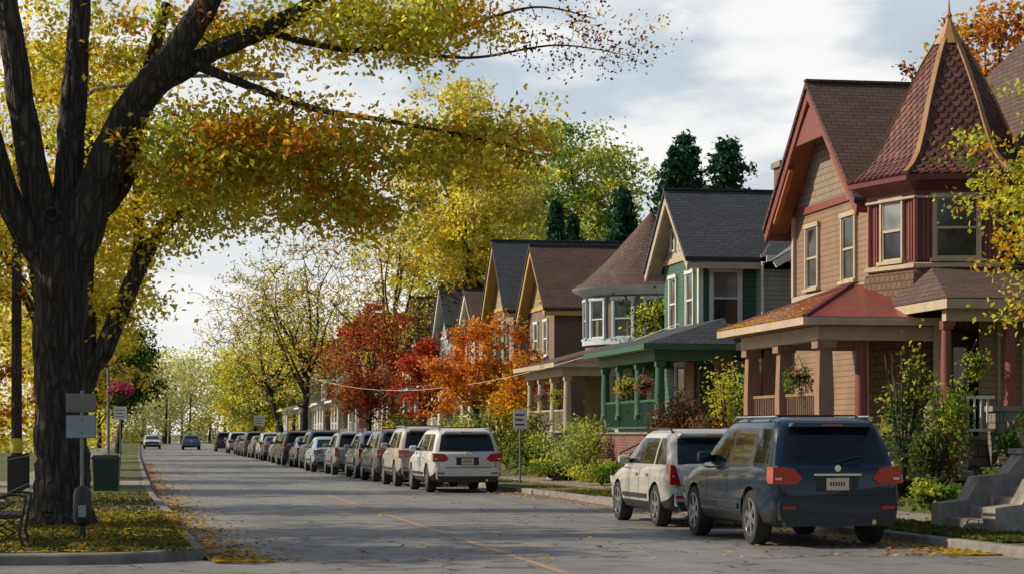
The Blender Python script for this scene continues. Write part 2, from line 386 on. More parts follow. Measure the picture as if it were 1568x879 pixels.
strip('lawn',1,.165,.125,1.7,.14,GRASS); strip('sidewalk',1,1.7,.144,3.1,.15,PAVE)
strip('lawn',1,3.1,.12,3.9,.45,GRASS); strip('lawn',1,3.9,.45,5.0,.88,GRASS); strip('lawn',1,5.0,.88,90,.95,GRASS)
strip('lawn',-1,.165,.125,60,.13,GRASS,27.6)
strip('sidewalk',-1,2.6,.134,4.2,.134,PAVE,27.6)
mb=MB(); mb.poly([(kL(39)-.0,38.6,.138),(kL(48),48,.138),(-12,48,.138),(-12,38.6,.138)],PAVE); mb.poly([(kL(60),60,.138),(kL(66),66,.138),(-12,66,.138),(-12,60,.138)],PAVE); mb.build('footpath')
mb=MB(); mb.add([(kR(42.5)-.25,41.3,.006),(kR(42.5)+.2,41.7,.142),(kR(42.5)+3.1,41.7,.157),(kR(42.5)+9,41.7,.90),(kR(48)-.25,48.6,.006),(kR(48)+.2,48.2,.142),(kR(48)+3.1,48.2,.157),(kR(48)+9,48.2,.90)],[(0,1,5,4),(1,2,6,5)],PAVE); mb.build('driveway')
# ---------------------------------------------------------------- cars
TYRE=plain('tyre_rubber',(.018,.018,.018),.85,var=0); RIM=plain('wheel_rim',(.35,.35,.36),.3,.8,var=0); TRIMB=plain('black_trim',(.014,.014,.015),.5,var=0)
CGLASS=glassm('car_glass',(.004,.006,.007),.03); REDL=plain('tail_lamp',(.42,.012,.012),.12,coat=1,var=.1); CLEAR=plain('clear_lamp',(.6,.6,.62),.1,coat=1,var=0); CHROME=plain('chrome',(.7,.7,.7),.15,1,var=0)
PLATE=plain('licence_plate',(.62,.50,.36),.5,var=.35,vs=25)
def paintm(name,c,metal=.15):
    k=NT(name); k.set(Base_Color=c,Metallic=metal,Roughness=.35,Coat_Weight=.6,Coat_Roughness=.03); k.set(Specular_IOR_Level=.25)
    f=k.ramp(k.noise(1.5,5,k.ob()),.35,.7); c1=k.mix(f,dk(c,.85),c)
    sp=k.n.new('ShaderNodeSeparateXYZ'); k.L(k.ob(),sp.inputs[0]) # road dust near the sills
    d=k.math('MULTIPLY',k.math('SUBTRACT',1.0,k.ramp(sp.outputs[2],.3,.65)),k.math('MULTIPLY',k.noise(6,5,k.ob(),.7),.18))
    k.L(k.mix(d,c1,(.16,.14,.12)),k.b.inputs['Base Color']); return k.m
BODYP=paintm('car_paint',(.5,.5,.5))
def tmp(mb,name):
    o=bpy.data.objects.new(name,mb.mesh(name)); COL.objects.link(o); return o
MARL=plain('plate_letters',(.08,.03,.05),.5,var=0)
def make_car(kind):
    K={'suv':dict(L=4.75,W=.955,wr=.365,wy=(.98,3.80),
          low=[(0,.45,.98,.83),(.03,.38,1.02,.875),(.12,.31,1.07,.925),(.35,.27,1.09,.945),(1,.25,1.09,.955),(2.4,.25,1.06,.955),(3.4,.25,1.03,.95),(3.75,.25,1.01,.945),(4.2,.25,.95,.93),(4.52,.27,.87,.89),(4.68,.33,.76,.83),(4.75,.42,.64,.74)],
          gh=[(1.02,.06,3.74,.90),(1.09,.09,3.62,.885),(1.30,.17,3.26,.835),(1.54,.30,2.86,.765),(1.60,.36,2.76,.735),(1.66,.50,2.64,.66),(1.70,.80,2.52,.50)],p=(1.05,1.15,2.0,2.09)),
       'crossover':dict(L=4.55,W=.93,wr=.35,wy=(.92,3.62),
          low=[(0,.45,.93,.80),(.03,.38,.98,.86),(.12,.31,1.03,.905),(.35,.27,1.05,.92),(1,.24,1.04,.93),(2.4,.24,1.0,.93),(3.3,.24,.97,.925),(3.6,.24,.95,.92),(4.0,.24,.89,.905),(4.32,.26,.81,.86),(4.48,.33,.70,.79),(4.55,.42,.60,.70)],
          gh=[(.96,.08,3.62,.875),(1.04,.14,3.48,.855),(1.26,.34,3.08,.80),(1.48,.58,2.66,.725),(1.54,.66,2.56,.695),(1.60,.82,2.46,.62),(1.635,1.0,2.36,.48)],p=(1.12,1.2,1.95,2.03)),
       'sedan':dict(L=4.65,W=.90,wr=.32,wy=(.98,3.70),
          low=[(0,.42,.84,.76),(.03,.34,.92,.83),(.12,.28,.97,.87),(.4,.24,.98,.89),(1,.22,.97,.90),(2.4,.22,.92,.90),(3.3,.22,.90,.90),(3.7,.22,.87,.89),(4.1,.22,.80,.87),(4.4,.24,.72,.82),(4.58,.30,.62,.74),(4.65,.38,.54,.66)],
          gh=[(.90,.50,3.55,.84),(.97,.62,3.42,.82),(1.14,.90,3.05,.76),(1.32,1.20,2.68,.69),(1.37,1.28,2.58,.66),(1.415,1.42,2.50,.58),(1.435,1.5,2.42,.45)],p=(1.5,1.58,2.0,2.08))}[kind]
    mb=MB(); low=K['low']
    def sec(st):
        y,zb,zt,w=st
        return [(0,zb),(.80*w,zb),(.92*w,zb+.05),(.985*w,zb+.17),(w,zb+.36),(.985*w,zt-.27),(.992*w,zt-.24),(.965*w,zt-.08),(.90*w,zt-.005),(.6*w,zt+.02),(0,zt+.03)]
    rings=[]
    for st in low:
        h=sec(st); y=st[0]
        rings.append([(x,y,z) for x,z in h]+[(-x,y,z) for x,z in h[-2:0:-1]])
    n=len(rings[0]); pts=[p for r in rings for p in r]; body=MB()
    for i in range(len(rings)-1):
        for k in range(n):
            f=[(i*n+k,i*n+(k+1)%n,(i+1)*n+(k+1)%n,(i+1)*n+k)]
            kk=min(k,n-1-k)
            if not body.v: body.v=pts[:]
            body.f.append(f[0]); body.m.append(body.mi(TRIMB if kk<3 else BODYP))
    body.f.append(tuple(range(n))[::-1]); body.m.append(body.mi(BODYP)); body.f.append(tuple(range((len(rings)-1)*n,len(rings)*n))); body.m.append(body.mi(BODYP))
    bo=tmp(body,'tmpbody')
    for wy in K['wy']:
        for sx in (-1,1):
            cu=MB(); cu.lathe((sx*.62,wy,K['wr']),[(K['wr']+.055,0),(K['wr']+.055,sx*.5)],28,TRIMB,axis='x'); co=tmp(cu,'tmpcut')
            m=bo.modifiers.new('b','BOOLEAN'); m.operation='DIFFERENCE'; m.solver='EXACT'; m.object=co
            try: m.material_mode='TRANSFER'
            except Exception: pass
            bpy.context.view_layer.update(); dg=bpy.context.evaluated_depsgraph_get(); me=bpy.data.meshes.new_from_object(bo.evaluated_get(dg))
            bo.modifiers.clear(); bo.data=me; bpy.data.objects.remove(co)
    mb.addmesh(bo.data); bpy.data.objects.remove(bo)
    gr=[]; p=K['p']
    for z,r,f,wd in K['gh']:
        a=max(p[0],r+.27); b=max(p[1],a+.07)
        h=[(0,r),(.55,r),(.84,r+.02),(.95,r+.07),(1,r+.20),(1,a),(1,b),(1,max(p[2],b+.05)),(1,max(p[3],b+.12)),(1,f-.36),(.97,f-.20),(.86,f-.09),(.5,f-.02),(0,f)]
        gr.append([(x*wd,y,z) for x,y in h]+[(-x*wd,y,z) for x,y in h[-2:0:-1]])
    n=len(gr[0]); b0=len(mb.v); mb.v+=[q for r in gr for q in r]
    gl={0,1,4,6,8,11,12} if kind!='sedan' else {0,1,6,8,11,12}
    for i in range(len(gr)-1):
        for k in range(n):
            kk=min(k,n-1-k)
            mat=CGLASS if (1<=i<=2 and kk in gl) else (TRIMB if (1<=i<=2 and kk==7) else BODYP)
            mb.f.append((b0+i*n+k,b0+i*n+(k+1)%n,b0+(i+1)*n+(k+1)%n,b0+(i+1)*n+k)); mb.m.append(mb.mi(mat))
    mb.f.append(tuple(b0+(len(gr)-1)*n+k for k in range(n))); mb.m.append(mb.mi(BODYP))
    xz=lambda q,a:(q[0],a,q[1])
    zt=low[3][2]; W=K['W']; L=K['L']
    def ribbon(y,wd=.014):
        ys=[s[0] for s in low]; st=[y]+[float(np.interp(y,ys,[s[j] for s in low])) for j in (1,2,3)]
        h=sec(st)[3:9]
        for sx in (-1,1):
            for i in range(5): mb.poly([(sx*(h[i][0]+.003),y-wd/2,h[i][1]),(sx*(h[i][0]+.003),y+wd/2,h[i][1]),(sx*(h[i+1][0]+.003),y+wd/2,h[i+1][1]),(sx*(h[i+1][0]+.003),y-wd/2,h[i+1][1])],TRIMB)
    for y in (K['p'][0]+.15,K['p'][2]+.05,K['wy'][1]-.72): ribbon(y)
    for sx in (-1,1):
        for y in (K['p'][0]+.25,K['p'][2]+.15): mb.box(min(sx*W*.985,sx*(W*.985+.035)),max(sx*W*.985,sx*(W*.985+.035)),y,y+.2,zt-.20,zt-.165,CHROME if kind=='suv' else BODYP)
        mb.beam((sx*(W*.995+.004),K['wy'][0]+.52,.50),(sx*(W*.995+.004),K['wy'][1]-.52,.50),.03,.07,TRIMB)
        for wy in K['wy']:
            R=K['wr']; x0=sx*(W-.24); o=sx
            mb.lathe((x0,wy,R),[(R*.62,0),(R*.93,0),(R,.03*o),(R,.19*o),(R*.94,.225*o),(R*.70,.225*o),(R*.67,.20*o),(R*.66,.10*o),(.02,.10*o)],28,TYRE,axis='x')
            mb.lathe((x0,wy,R),[(R*.69,.205*o),(R*.72,.222*o),(R*.66,.23*o),(R*.63,.20*o),(R*.62,.12*o)],28,RIM,axis='x',caps=False)
            ns=5 if kind!='suv' else 6
            for q in range(ns):
                t=2*math.pi*q/ns+.3
                mb.beam((x0+o*.20,wy,R),(x0+o*.205,wy+R*.66*math.cos(t),R+R*.66*math.sin(t)),.075,.03,RIM,up=(1,0,0))
            mb.lathe((x0,wy,R),[(.06,.17*o),(.06,.215*o),(.03,.225*o)],12,RIM,axis='x')
        z1=zt-.06
        if kind=='crossover': pl=[(sx*.70,z1-.30),(sx*.895,z1-.26),(sx*.88,z1+.06),(sx*.80,z1+.04)]
        elif kind=='suv': pl=[(sx*.50,z1-.13),(sx*.60,z1-.21),(sx*.925,z1-.20),(sx*.915,z1+.02),(sx*.62,z1+.0)]
        else: pl=[(sx*.48,z1-.15),(sx*.855,z1-.17),(sx*.845,z1-.01),(sx*.50,z1-.02)]
        mb.prism(pl,xz,-.012,.26,REDL)
        c=[(pl[0][0]*.3+pl[2][0]*.7,z1-.15),(pl[2][0]*.96,z1-.15),(pl[2][0]*.96,z1-.12),(pl[0][0]*.3+pl[2][0]*.7,z1-.12)]
        mb.prism(c,xz,-.02,.05,CLEAR)
        zf=low[-3][2]; mb.prism([(sx*.45,zf-.20),(sx*.82,zf-.16),(sx*.84,zf-.02),(sx*.55,zf-.08)],xz,L-.24,L-.035,CLEAR)
        mz=K['gh'][1][0]+.06; my=K['gh'][1][2]-.55
        mb.lathe((sx*(W+.02),my,mz),[(.02,-.11),(.07,-.10),(.085,-.02),(.08,.07),(.03,.11)],10,BODYP,axis='x')
        mb.box(min(sx*W*.9,sx*W),max(sx*W*.9,sx*W),my-.03,my+.03,mz-.05,mz-.02,TRIMB)
        if kind!='sedan':
            g4=K['gh'][4]; mb.tube([(sx*g4[3]*.92,g4[1]+.12,g4[0]+.03),(sx*g4[3]*.92,g4[1]+.22,g4[0]+.10),(sx*g4[3]*.92,g4[2]-.35,g4[0]+.10),(sx*g4[3]*.92,g4[2]-.2,g4[0]+.03)],.018,6,CHROME if kind=='suv' else TRIMB)
        mb.box(min(sx*.62,sx*.80),max(sx*.62,sx*.80),-.065,-.03,.50,.54,REDL)
    if kind=='suv':
        for yy in (1.1,2.1): mb.beam((-.66,yy,1.72),(.66,yy,1.72),.04,.025,TRIMB)
    bw=low[0][3]
    mb.prism([(-bw,.40),(-bw*.98,.36),(bw*.98,.36),(bw,.40),(bw*1.02,.56),(bw*.97,.66),(-bw*.97,.66),(-bw*1.02,.56)],xz,-.055,.10,BODYP)
    mb.prism([(-bw*.9,.28),(bw*.9,.28),(bw*.98,.44),(-bw*.98,.44)],xz,-.066,.12,TRIMB)
    mb.box(-.60,.60,-.061,-.04,.655,.672,TRIMB)
    mb.box(-.30,.30,-.006,.01,zt-.36,zt-.16,TRIMB); mb.box(-.16,.16,-.022,.0,zt-.345,zt-.185,PLATE)
    for i in range(6): mb.box(-.11+i*.038,-.088+i*.038,-.025,-.021,zt-.29,zt-.235,MARL)
    mb.box(-.34,.34,-.018,.01,zt-.155,zt-.13,CHROME); mb.prism([(.045*math.cos(t*.6283),zt-.06+.045*math.sin(t*.6283)) for t in range(10)],xz,-.02,.01,CHROME)
    mb.tube([(.5,.06,.34),(.5,-.08,.33)],.035,8,CHROME)
    for sx in (-1,1): mb.box(min(sx*.745,sx*.755),max(sx*.745,sx*.755),-.004,.01,.66,zt-.27,TRIMB)
    if kind!='sedan':
        g=K['gh'][3]; mb.prism([(-.60,g[0]+.03),(.60,g[0]+.03),(.56,g[0]+.075),(-.56,g[0]+.075)],xz,g[1]-.10,g[1]+.2,BODYP)
        mb.box(-.14,.14,g[1]-.106,g[1]-.09,g[0]+.04,g[0]+.06,REDL)
        g1=K['gh'][1]; mb.beam((.0,g1[1]-.02,g1[0]+.02),(.36,g1[1]+.01,g1[0]+.10),.02,.02,TRIMB)
    mb.box(-.42,.42,L-.10,L-.01,.52,.66,TRIMB); mb.prism([(-.72,.30),(.72,.30),(.74,.45),(-.74,.45)],xz,L-.25,L+.01,TRIMB)
    mb.box(-.15,.15,L,L+.012,.46,.58,PLATE)
    return mb.mesh('car_'+kind,38)
CARM={k:make_car(k) for k in ('suv','crossover','sedan')}
PC={}
def car(name,kind,x,y,rot,c,sc=(1,1,1),metal=.15):
    key=(kind,c)
    if key not in PC:
        me=CARM[kind].copy(); p=paintm('paint_'+kind,c,metal)
        for i,m in enumerate(me.materials):
            if m==BODYP: me.materials[i]=p
        PC[key]=me
    o=bpy.data.objects.new(name,PC[key]); COL.objects.link(o); o.location=(x,y,.0); o.rotation_euler=(0,0,math.radians(rot)); o.scale=sc; return o
WHT=(.66,.66,.64)
car('parked_suv','suv',9.36,28.2,1.5,(.004,.016,.038),(1,1,1.05),0)
car('parked_crossover','crossover',9.42,34.3,.8,(.48,.47,.44))
def cl(s): return kR(s+2.3)-1.22
row=[('suv',WHT,56.0),('suv',(.46,.42,.37),62.4),('suv',(.10,.10,.11),68.6),('crossover',(.45,.45,.45),74.6),('crossover',(.25,.26,.28),80.6),('sedan',(.36,.46,.54),87),('suv',(.02,.035,.08),93.3),('sedan',(.28,.28,.3),99.6),('suv',(.03,.03,.035),105.6),('crossover',(.06,.06,.07),112),('sedan',(.4,.4,.4),118),('sedan',(.22,.25,.28),124.5),('crossover',(.5,.5,.5),131),('sedan',(.14,.14,.16),138),('suv',(.05,.05,.05),146),('sedan',(.45,.45,.45),154),('sedan',(.1,.1,.12),163),('suv',(.5,.5,.5),172)]
for i,(k,c,s) in enumerate(row):
    sc=(1,1,1.04) if i==1 else (1,1,1)
    car('parked_suv' if k=='suv' else 'parked_'+('sedan' if k=='sedan' else 'crossover'),k,cl(s)-(.35 if k=='sedan' and i==5 else 0)-rng.uniform(-.1,.15),s,rng.uniform(0,1.6),c,sc)
car('moving_sedan','sedan',4.9,212,0,(.10,.22,.42)); car('moving_suv','suv',7.4,190,0,(.04,.04,.045)); 
for s,c in ((230,(.5,.5,.5)),(262,(.1,.1,.1)),(285,(.4,.05,.05))): car('parked_sedan','sedan',1.2,s,180,c)
# ---------------------------------------------------------------- houses
def FR(c,n):
    n=Vector((n[0],n[1],0)).normalized(); u=Vector((-n.y,n.x,0)); c=Vector(c)
    return lambda a,b,z: c+u*a+n*b+Vector((0,0,z))
def window(H,c,n,w,h,fm=WHITE,gm=None,sill=True,cas=.09):
    F=FR(c,n); t=H['window_frames']; g=H['windows']; gm=gm or (GLASS if random.random()<.65 else GLASSL); a=w/2;b=h/2
    t.lbox(F,-a-cas,-a,-.02,.07,-b,b,fm); t.lbox(F,a,a+cas,-.02,.07,-b,b,fm); t.lbox(F,-a-cas-.03,a+cas+.03,-.02,.09,b,b+cas*1.2,fm)
    if sill: t.lbox(F,-a-cas-.05,a+cas+.05,-.02,.12,-b-.07,-b,fm)
    t.lbox(F,-a,a,-.02,.045,-.025,.025,fm)
    for s in (-1,1): t.lbox(F,min(s*a,s*(a-.04)),max(s*a,s*(a-.04)),-.02,.038,-b,b,fm)
    t.lbox(F,-a+.04,a-.04,-.02,.036,b-.045,b,fm); t.lbox(F,-a+.04,a-.04,-.02,.036,-b,-b+.05,fm)
    g.add([F(-a,.022,0),F(a,.022,0),F(a,.022,b),F(-a,.022,b)],[(0,1,2,3)],gm)
    g.add([F(-a,.012,-b),F(a,.012,-b),F(a,.012,0),F(-a,.012,0)],[(0,1,2,3)],GLASS)
def gable(H,x0,x1,y0,y1,zb,ze,zr,wall,roof,trim,gw=None,oh=.45,sof=None,split=None):
    W=H['walls']; R=H['roof']; T=H['trim']; yc=(y0+y1)/2; half=(y1-y0)/2; sl=(zr-ze)/half
    fn=lambda q,a:(a,q[0],q[1])
    W.box(x0,x1,y0,y1,zb,ze,wall)
    W.prism([(y0,ze),(y1,ze),(yc,zr)],fn,x0,x1,gw or wall)
    th=.14; zo=ze-oh*sl
    for s in (-1,1):
        e=yc+s*(half+oh)
        R.prism([(yc,zr+.05),(yc,zr+.05+th),(e,zo+.05+th),(e,zo+.05)],fn,x0-oh-.05,x1+oh,roof)
        T.prism([(yc,zr+.03),(yc,zr-.25),(e-s*.05,zo-.20),(e+s*.02,zo+.0),(e+s*.02,zo+.03)],fn,x0-oh,x0-oh+.07,trim)
        T.prism([(e-s*.0,zo+.04),(e-s*.0,zo-.14),(e-s*.04,zo-.14),(e-s*.04,zo+.05)],fn,x0-oh+.07,x1+oh,trim)
        T.prism([(yc,zr+.02),(yc,zr+.045),(e,zo+.045),(e,zo+.02)],fn,x0-oh+.07,x0,sof or trim)
    R.box(x0-oh-.06,x1+oh+.01,yc-.09,yc+.09,zr+.17,zr+.23,roof)
    T.box(x0-.05,x0-.003,y0-.03,y1+.03,ze-.16,ze+.0,trim)
def post(mb,x,y,z0,z1,w,mat,base=True):
    mb.lathe((x,y,0),[(w*.72,z0+.12),(w*.66,z0+.2),(w*.70,z0+.2+(z1-z0)*.3),(w*.56,z1-.16)],4 if w>.2 else 12,mat,a0=math.pi/4)
    mb.box(x-w*.65,x+w*.65,y-w*.65,y+w*.65,z0,z0+.12,mat); mb.box(x-w*.62,x+w*.62,y-w*.62,y+w*.62,z1-.16,z1,mat)
def rail(mb,x0,y0,x1,y1,z0,h,mat):
    mb.beam((x0,y0,z0+h),(x1,y1,z0+h),.07,.06,mat); mb.beam((x0,y0,z0+.12),(x1,y1,z0+.12),.05,.05,mat)
    L=math.hypot(x1-x0,y1-y0); n=int(L/.13)
    for i in range(1,n): t=i/n; mb.beam((x0+(x1-x0)*t,y0+(y1-y0)*t,z0+.145),(x0+(x1-x0)*t,y0+(y1-y0)*t,z0+h-.03),.03,.03,mat)
def porch(H,x0,x1,y0,y1,zf,ze,zt,roof,colm,base,posts,cw=.2,oh=.35,beam=None,skew=.8,rails=True,ridge=None,ceil=None):
    P=H['porch']; R=H['porch_roof']; beam=beam or colm
    P.box(x0,x1,y0,y1,.3,zf-.06,base); P.box(x0-.06,x1,y0-.06,y1+.06,zf-.06,zf,CONC)
    P.box(x0+.02,x0+.24,y0+.02,y1-.02,ze-.34,ze-.06,beam); P.box(x0+.24,x1,y0+.02,y0+.24,ze-.34,ze-.06,beam); P.box(x0+.24,x1,y1-.24,y1-.02,ze-.34,ze-.06,beam)
    a=(x0-oh,y0-oh);b=(x0-oh,y1+oh)
    A=(a[0],a[1],ze+.10);B=(b[0],b[1],ze+.10);C=(x1,y1+oh,ze+.10);D=(x1,y0-oh,ze+.10)
    if ridge:
        E=(ridge[0],ridge[1],zt);Fp=(x1,ridge[1],zt)
        R.add([A,B,C,D,E,Fp],[(0,1,4),(0,4,5,3),(1,2,5,4),(0,3,2,1)],roof)
    else:
        E=(x1,y0+skew,zt);Fp=(x1,y1-skew,zt)
        R.add([A,B,C,D,E,Fp],[(0,1,5,4),(0,4,3),(1,2,5),(0,3,2,1)],roof)
    P.box(x0-oh-.02,x0-oh+.03,y0-oh,y1+oh,ze-.06,ze+.09,beam); P.box(x0-oh+.03,x1,y0-oh-.02,y0-oh+.03,ze-.06,ze+.09,beam)
    P.box(x0-oh+.03,x1,y0-oh+.03,y1+oh-.03,ze-.05,ze-.02,ceil or WHITE)
    for px,py,pz in posts: post(P,px,py,pz,ze-.34,cw,colm)
    if rails:
        ys=sorted(set([q[1] for q in posts if abs(q[0]-posts[0][0])<.3]))
        for i in range(len(ys)-1): rail(P,posts[0][0],ys[i],posts[0][0],ys[i+1],zf,.85,colm)
def basket(x,y,z,pal):
    e=empty('hanging_basket',(x,y,z)); m=MB(); m.lathe((x,y,z),[(.04,0),(.16,.07),(.2,.2)],12,BARK2)
    for a in (0,2.1,4.2): m.tube([(x+.19*math.cos(a),y+.19*math.sin(a),z+.2),(x,y,z+.62)],.006,4,BLACK)
    m.build('basket',35,e); c=blob(x,y,z+.22,.34,.34,.26,420); c[:,2]-=np.abs(rng.normal(0,.12,420)); leaf_obj('flowers',c,.04*rng.uniform(.6,1.3,420),pick(pal,c*3)*rng.uniform(.6,1.2,(420,1)),LEAF,e)
def steps(x0,y0,y1,z0,z1,n=5,mat=None):
    g=Grp('stone_steps',(x0,(y0+y1)/2,z0)); st=(z1-z0)/n
    for i in range(n): g['steps'].box(x0+.3*i,x0+.3*n+1.2,y0,y1,z0-.1,z0+st*(i+1)-.002*i,mat or CONC)
    for y in (y0-.02,y1+.02): g['handrail'].tube([(x0,y,z0),(x0,y,z0+.85),(x0+.3*n,y,z1+.85),(x0+.3*n,y,z1)],.02,6,BLACK)
    g.done()
BRN=bricky('brown_shingles',(.095,.050,.036),(.145,.08,.058),(.03,.02,.017),.30,.14,.014,.02)
SLT=bricky('slate_shingles',(.042,.049,.062),(.072,.08,.095),(.016,.016,.018),.30,.14,.014,.02)
GRY=bricky('grey_shingles',(.16,.155,.15),(.22,.21,.20),(.08,.08,.08),.30,.14,.012,.02)
TANSH=bricky('tan_wall_shingles',(.33,.25,.18),(.27,.20,.145),(.12,.085,.065),.16,.15,.012,.02)
DBSH=bricky('brown_wall_shingles',(.15,.082,.045),(.22,.12,.068),(.05,.03,.02),.18,.15,.014,.025)
TAN=siding('tan_siding',(.26,.155,.092)); SAGE=siding('sage_siding',(.32,.34,.265)); DGRN=siding('green_siding',(.045,.12,.085)); YSID=siding('ochre_siding',(.30,.24,.13)); BLUS=siding('blue_siding',(.28,.34,.38)); CRS=siding('cream_siding',(.46,.42,.33)); TERR=siding('terracotta_siding',(.38,.16,.08))
REDB=bricky('red_brick',(.23,.07,.05),(.18,.055,.04),(.20,.17,.15)); TANB=bricky('tan_brick',(.24,.165,.105),(.19,.125,.08),(.18,.16,.135)); STB=bricky('stone_brick',(.28,.25,.205),(.22,.195,.155),(.12,.11,.09),.36,.16,.016,.02)
MAR=plain('maroon_paint',(.12,.022,.020),.5); PINKB=plain('rose_paint',(.21,.055,.042),.55); ORS=plain('orange_soffit',(.34,.12,.045),.6); GOLDC=plain('ochre_ridge',(.34,.17,.06),.55)
GRNP=plain('green_paint',(.030,.11,.065),.5); TANP=plain('tan_paint',(.27,.155,.10),.6); YEL=plain('yellow_paint',(.48,.31,.09),.6); BLUP=plain('pale_blue_paint',(.46,.52,.56),.6); COPPER=plain('metal_red_roof',(.23,.035,.03),.32,.2,var=.4,vs=1.2)
REDTURR=plain('red_roof_scale',(.125,.042,.032),.75,var=.5,vs=2.3)
# --- Victorian house with turret
H=Grp('victorian_house',(18,46,.9))
gable(H,15.9,26,45.4,51.2,.5,7.0,9.55,TAN,BRN,PINKB,gw=TANSH,oh=.6,sof=ORS)
T=H['trim']; W_=H['walls']; R_=H['roof']
T.box(15.83,15.895,45.35,51.25,4.72,4.9,CREAM)
T.box(15.82,15.89,45.36,45.52,4.9,6.84,CREAM); T.box(15.82,15.89,51.08,51.24,4.9,6.84,CREAM)
T.prism([(48.3,9.15),(47.2,8.35),(49.4,8.35)],lambda q,a:(a,q[0],q[1]),15.35,15.45,PINKB)
for sgn in (-1,1): T.beam((15.4,48.3+sgn*2.9,6.75),(15.4,48.3+sgn*1.6,7.9),.12,.22,ORS)
window(H,(15.9,49.7,5.75),(-1,0),.85,1.45,CREAM); window(H,(15.9,47.0,5.75),(-1,0),.85,1.45,CREAM)
W_.box(18.6,28,39.6,53,.5,7.4,TAN)
for (p) in ([(18.1,39.1,7.3),(28.5,39.1,7.3),(26,46.2,10.9),(20.2,46.2,10.9)],[(18.1,39.1,7.3),(20.2,46.2,10.9),(18.1,53.4,7.3)],[(18.1,53.4,7.3),(20.2,46.2,10.9),(26,46.2,10.9),(28.5,53.4,7.3)],[(28.5,39.1,7.3),(28.5,53.4,7.3),(26,46.2,10.9)]): R_.poly(p,BRN)
T.box(18.05,28.5,39.05,39.11,7.12,7.32,CREAM); T.box(18.05,18.11,39.11,53.4,7.12,7.32,CREAM)
cx,cy=16.75,43.1; a0=math.radians(-75)
tu=H['turret']; tu.lathe((cx,cy,0),[(1.66,.9),(1.66,3.5),(1.92,3.75),(1.74,4.85),(1.66,4.9)],6,DBSH,a0)
tu.lathe((cx,cy,0),[(1.62,4.88),(1.62,6.75)],6,MAR,a0)
tu.lathe((cx,cy,0),[(1.66,4.90),(1.76,4.93),(1.76,5.01),(1.66,5.04)],6,CREAM,a0)
tu.lathe((cx,cy,0),[(1.66,6.40),(1.72,6.42),(1.72,6.48),(1.78,6.52),(1.98,6.66),(2.10,6.68),(2.10,6.80),(1.94,6.84)],6,MAR,a0)
tu.lathe((cx,cy,0),[(1.725,6.34),(1.74,6.35),(1.74,6.39),(1.72,6.40)],6,CREAM,a0)
prof=[(2.14,6.80),(1.84,6.98),(1.55,7.25),(1.28,7.75),(.95,8.5),(.54,9.3),(.25,9.78)]
R_.lathe((cx,cy,0),prof,6,MAR,a0)
pr=np.array(prof); seg=np.concatenate([[0],np.cumsum(np.hypot(np.diff(pr[:,0]),np.diff(pr[:,1])))])
sc=MB(); rows=int(seg[-1]/.14); RS=[plain('red_roof_scale_dark',(.095,.032,.026),.75,var=.4,vs=2),REDTURR,plain('red_roof_scale_rust',(.15,.056,.036),.75,var=.4,vs=2)]
for k in range(6):
    for i in range(rows):
        s1=(i+1)*.14; s0=s1-.21
        if s1>seg[-1]: continue
        def ring(s): return np.interp(s,seg,pr[:,0]),np.interp(s,seg,pr[:,1])
        (r1,z1),(r0,z0)=ring(s1),ring(max(s0,0)); t0=a0+k*math.pi/3; t1=t0+math.pi/3; tm=(t0+t1)/2
        A=Vector((cx+r1*math.cos(t0),cy+r1*math.sin(t0),z1)); B=Vector((cx+r1*math.cos(t1),cy+r1*math.sin(t1),z1))
        u=(B-A); Ln=u.length; u=u/Ln; dn=Vector((math.cos(tm)*(r0-r1)*.866,math.sin(tm)*(r0-r1)*.866,z0-z1)); nrm=u.cross(dn).normalized()
        if nrm.z<0: nrm=-nrm
        wd=.21; x=-(wd/2 if i%2 else 0)
        while x<Ln-.01:
            q=[(x+.012,0,.004),(x+wd-.012,0,.004),(x+wd-.012,.5,.02),(x+wd*.7,1,.03),(x+wd*.3,1,.03),(x+.012,.5,.02)]
            sc.poly([A+u*min(max(a,0),Ln)+dn*b+nrm*c for a,b,c in q],random.choice(RS)); x+=wd
H.p['turret_scales']=sc
for k in range(6):
    t=a0+k*math.pi/3
    for i in range(len(prof)-1):
        (r,z),(r2,z2)=prof[i],prof[i+1]; T.beam((cx+r*math.cos(t),cy+r*math.sin(t),z+.02),(cx+r2*math.cos(t),cy+r2*math.sin(t),z2+.02),.10,.07,GOLDC,up=(math.cos(t),math.sin(t),.5))
    T.tube([(cx+1.64*math.cos(t),cy+1.64*math.sin(t),5.05),(cx+1.64*math.cos(t),cy+1.64*math.sin(t),6.36)],.06,6,PINKB)
T.lathe((cx,cy,0),[(.34,9.70),(.30,9.78),(.20,9.95),(.11,10.12),(.05,10.25),(.07,10.32),(.03,10.40),(.012,10.65)],8,GOLDC)
for k in range(6):
    tm=math.radians(-105+60*k); n=(math.cos(tm),math.sin(tm)); ap=1.62*.866
    window(H,(cx+n[0]*ap,cy+n[1]*ap,5.74),n,.86 if k==0 else .7,1.25,CREAM,gm=GLASSL if k==5 else GLASS,sill=True,cas=.06)
    F=FR((cx+n[0]*ap,cy+n[1]*ap,0),n)
    for u in (-.66,-.58,.58,.66): T.lbox(F,u-.02,u+.02,-.01,.025,5.1,6.32,PINKB)
porch(H,13.2,15.9,41.0,46.6,1.5,3.75,4.72,COPPER,TANP,STONE,[(13.4,41.2,1.5),(13.4,43.9,1.5),(13.4,46.3,1.5),(13.75,46.3,1.5)],cw=.32,oh=.4,beam=CREAM,ceil=ORS,ridge=(14.9,43.9))
for q in ((12.8,40.6,3.86),(12.8,47,3.86)): T.beam(q,(14.9,43.9,4.74),.09,.05,MAR)
P=H['porch']
P.box(13.25,22,39.55,40.95,.3,1.44,STONE); P.box(13.2,22,39.5,41,1.44,1.5,CONC)
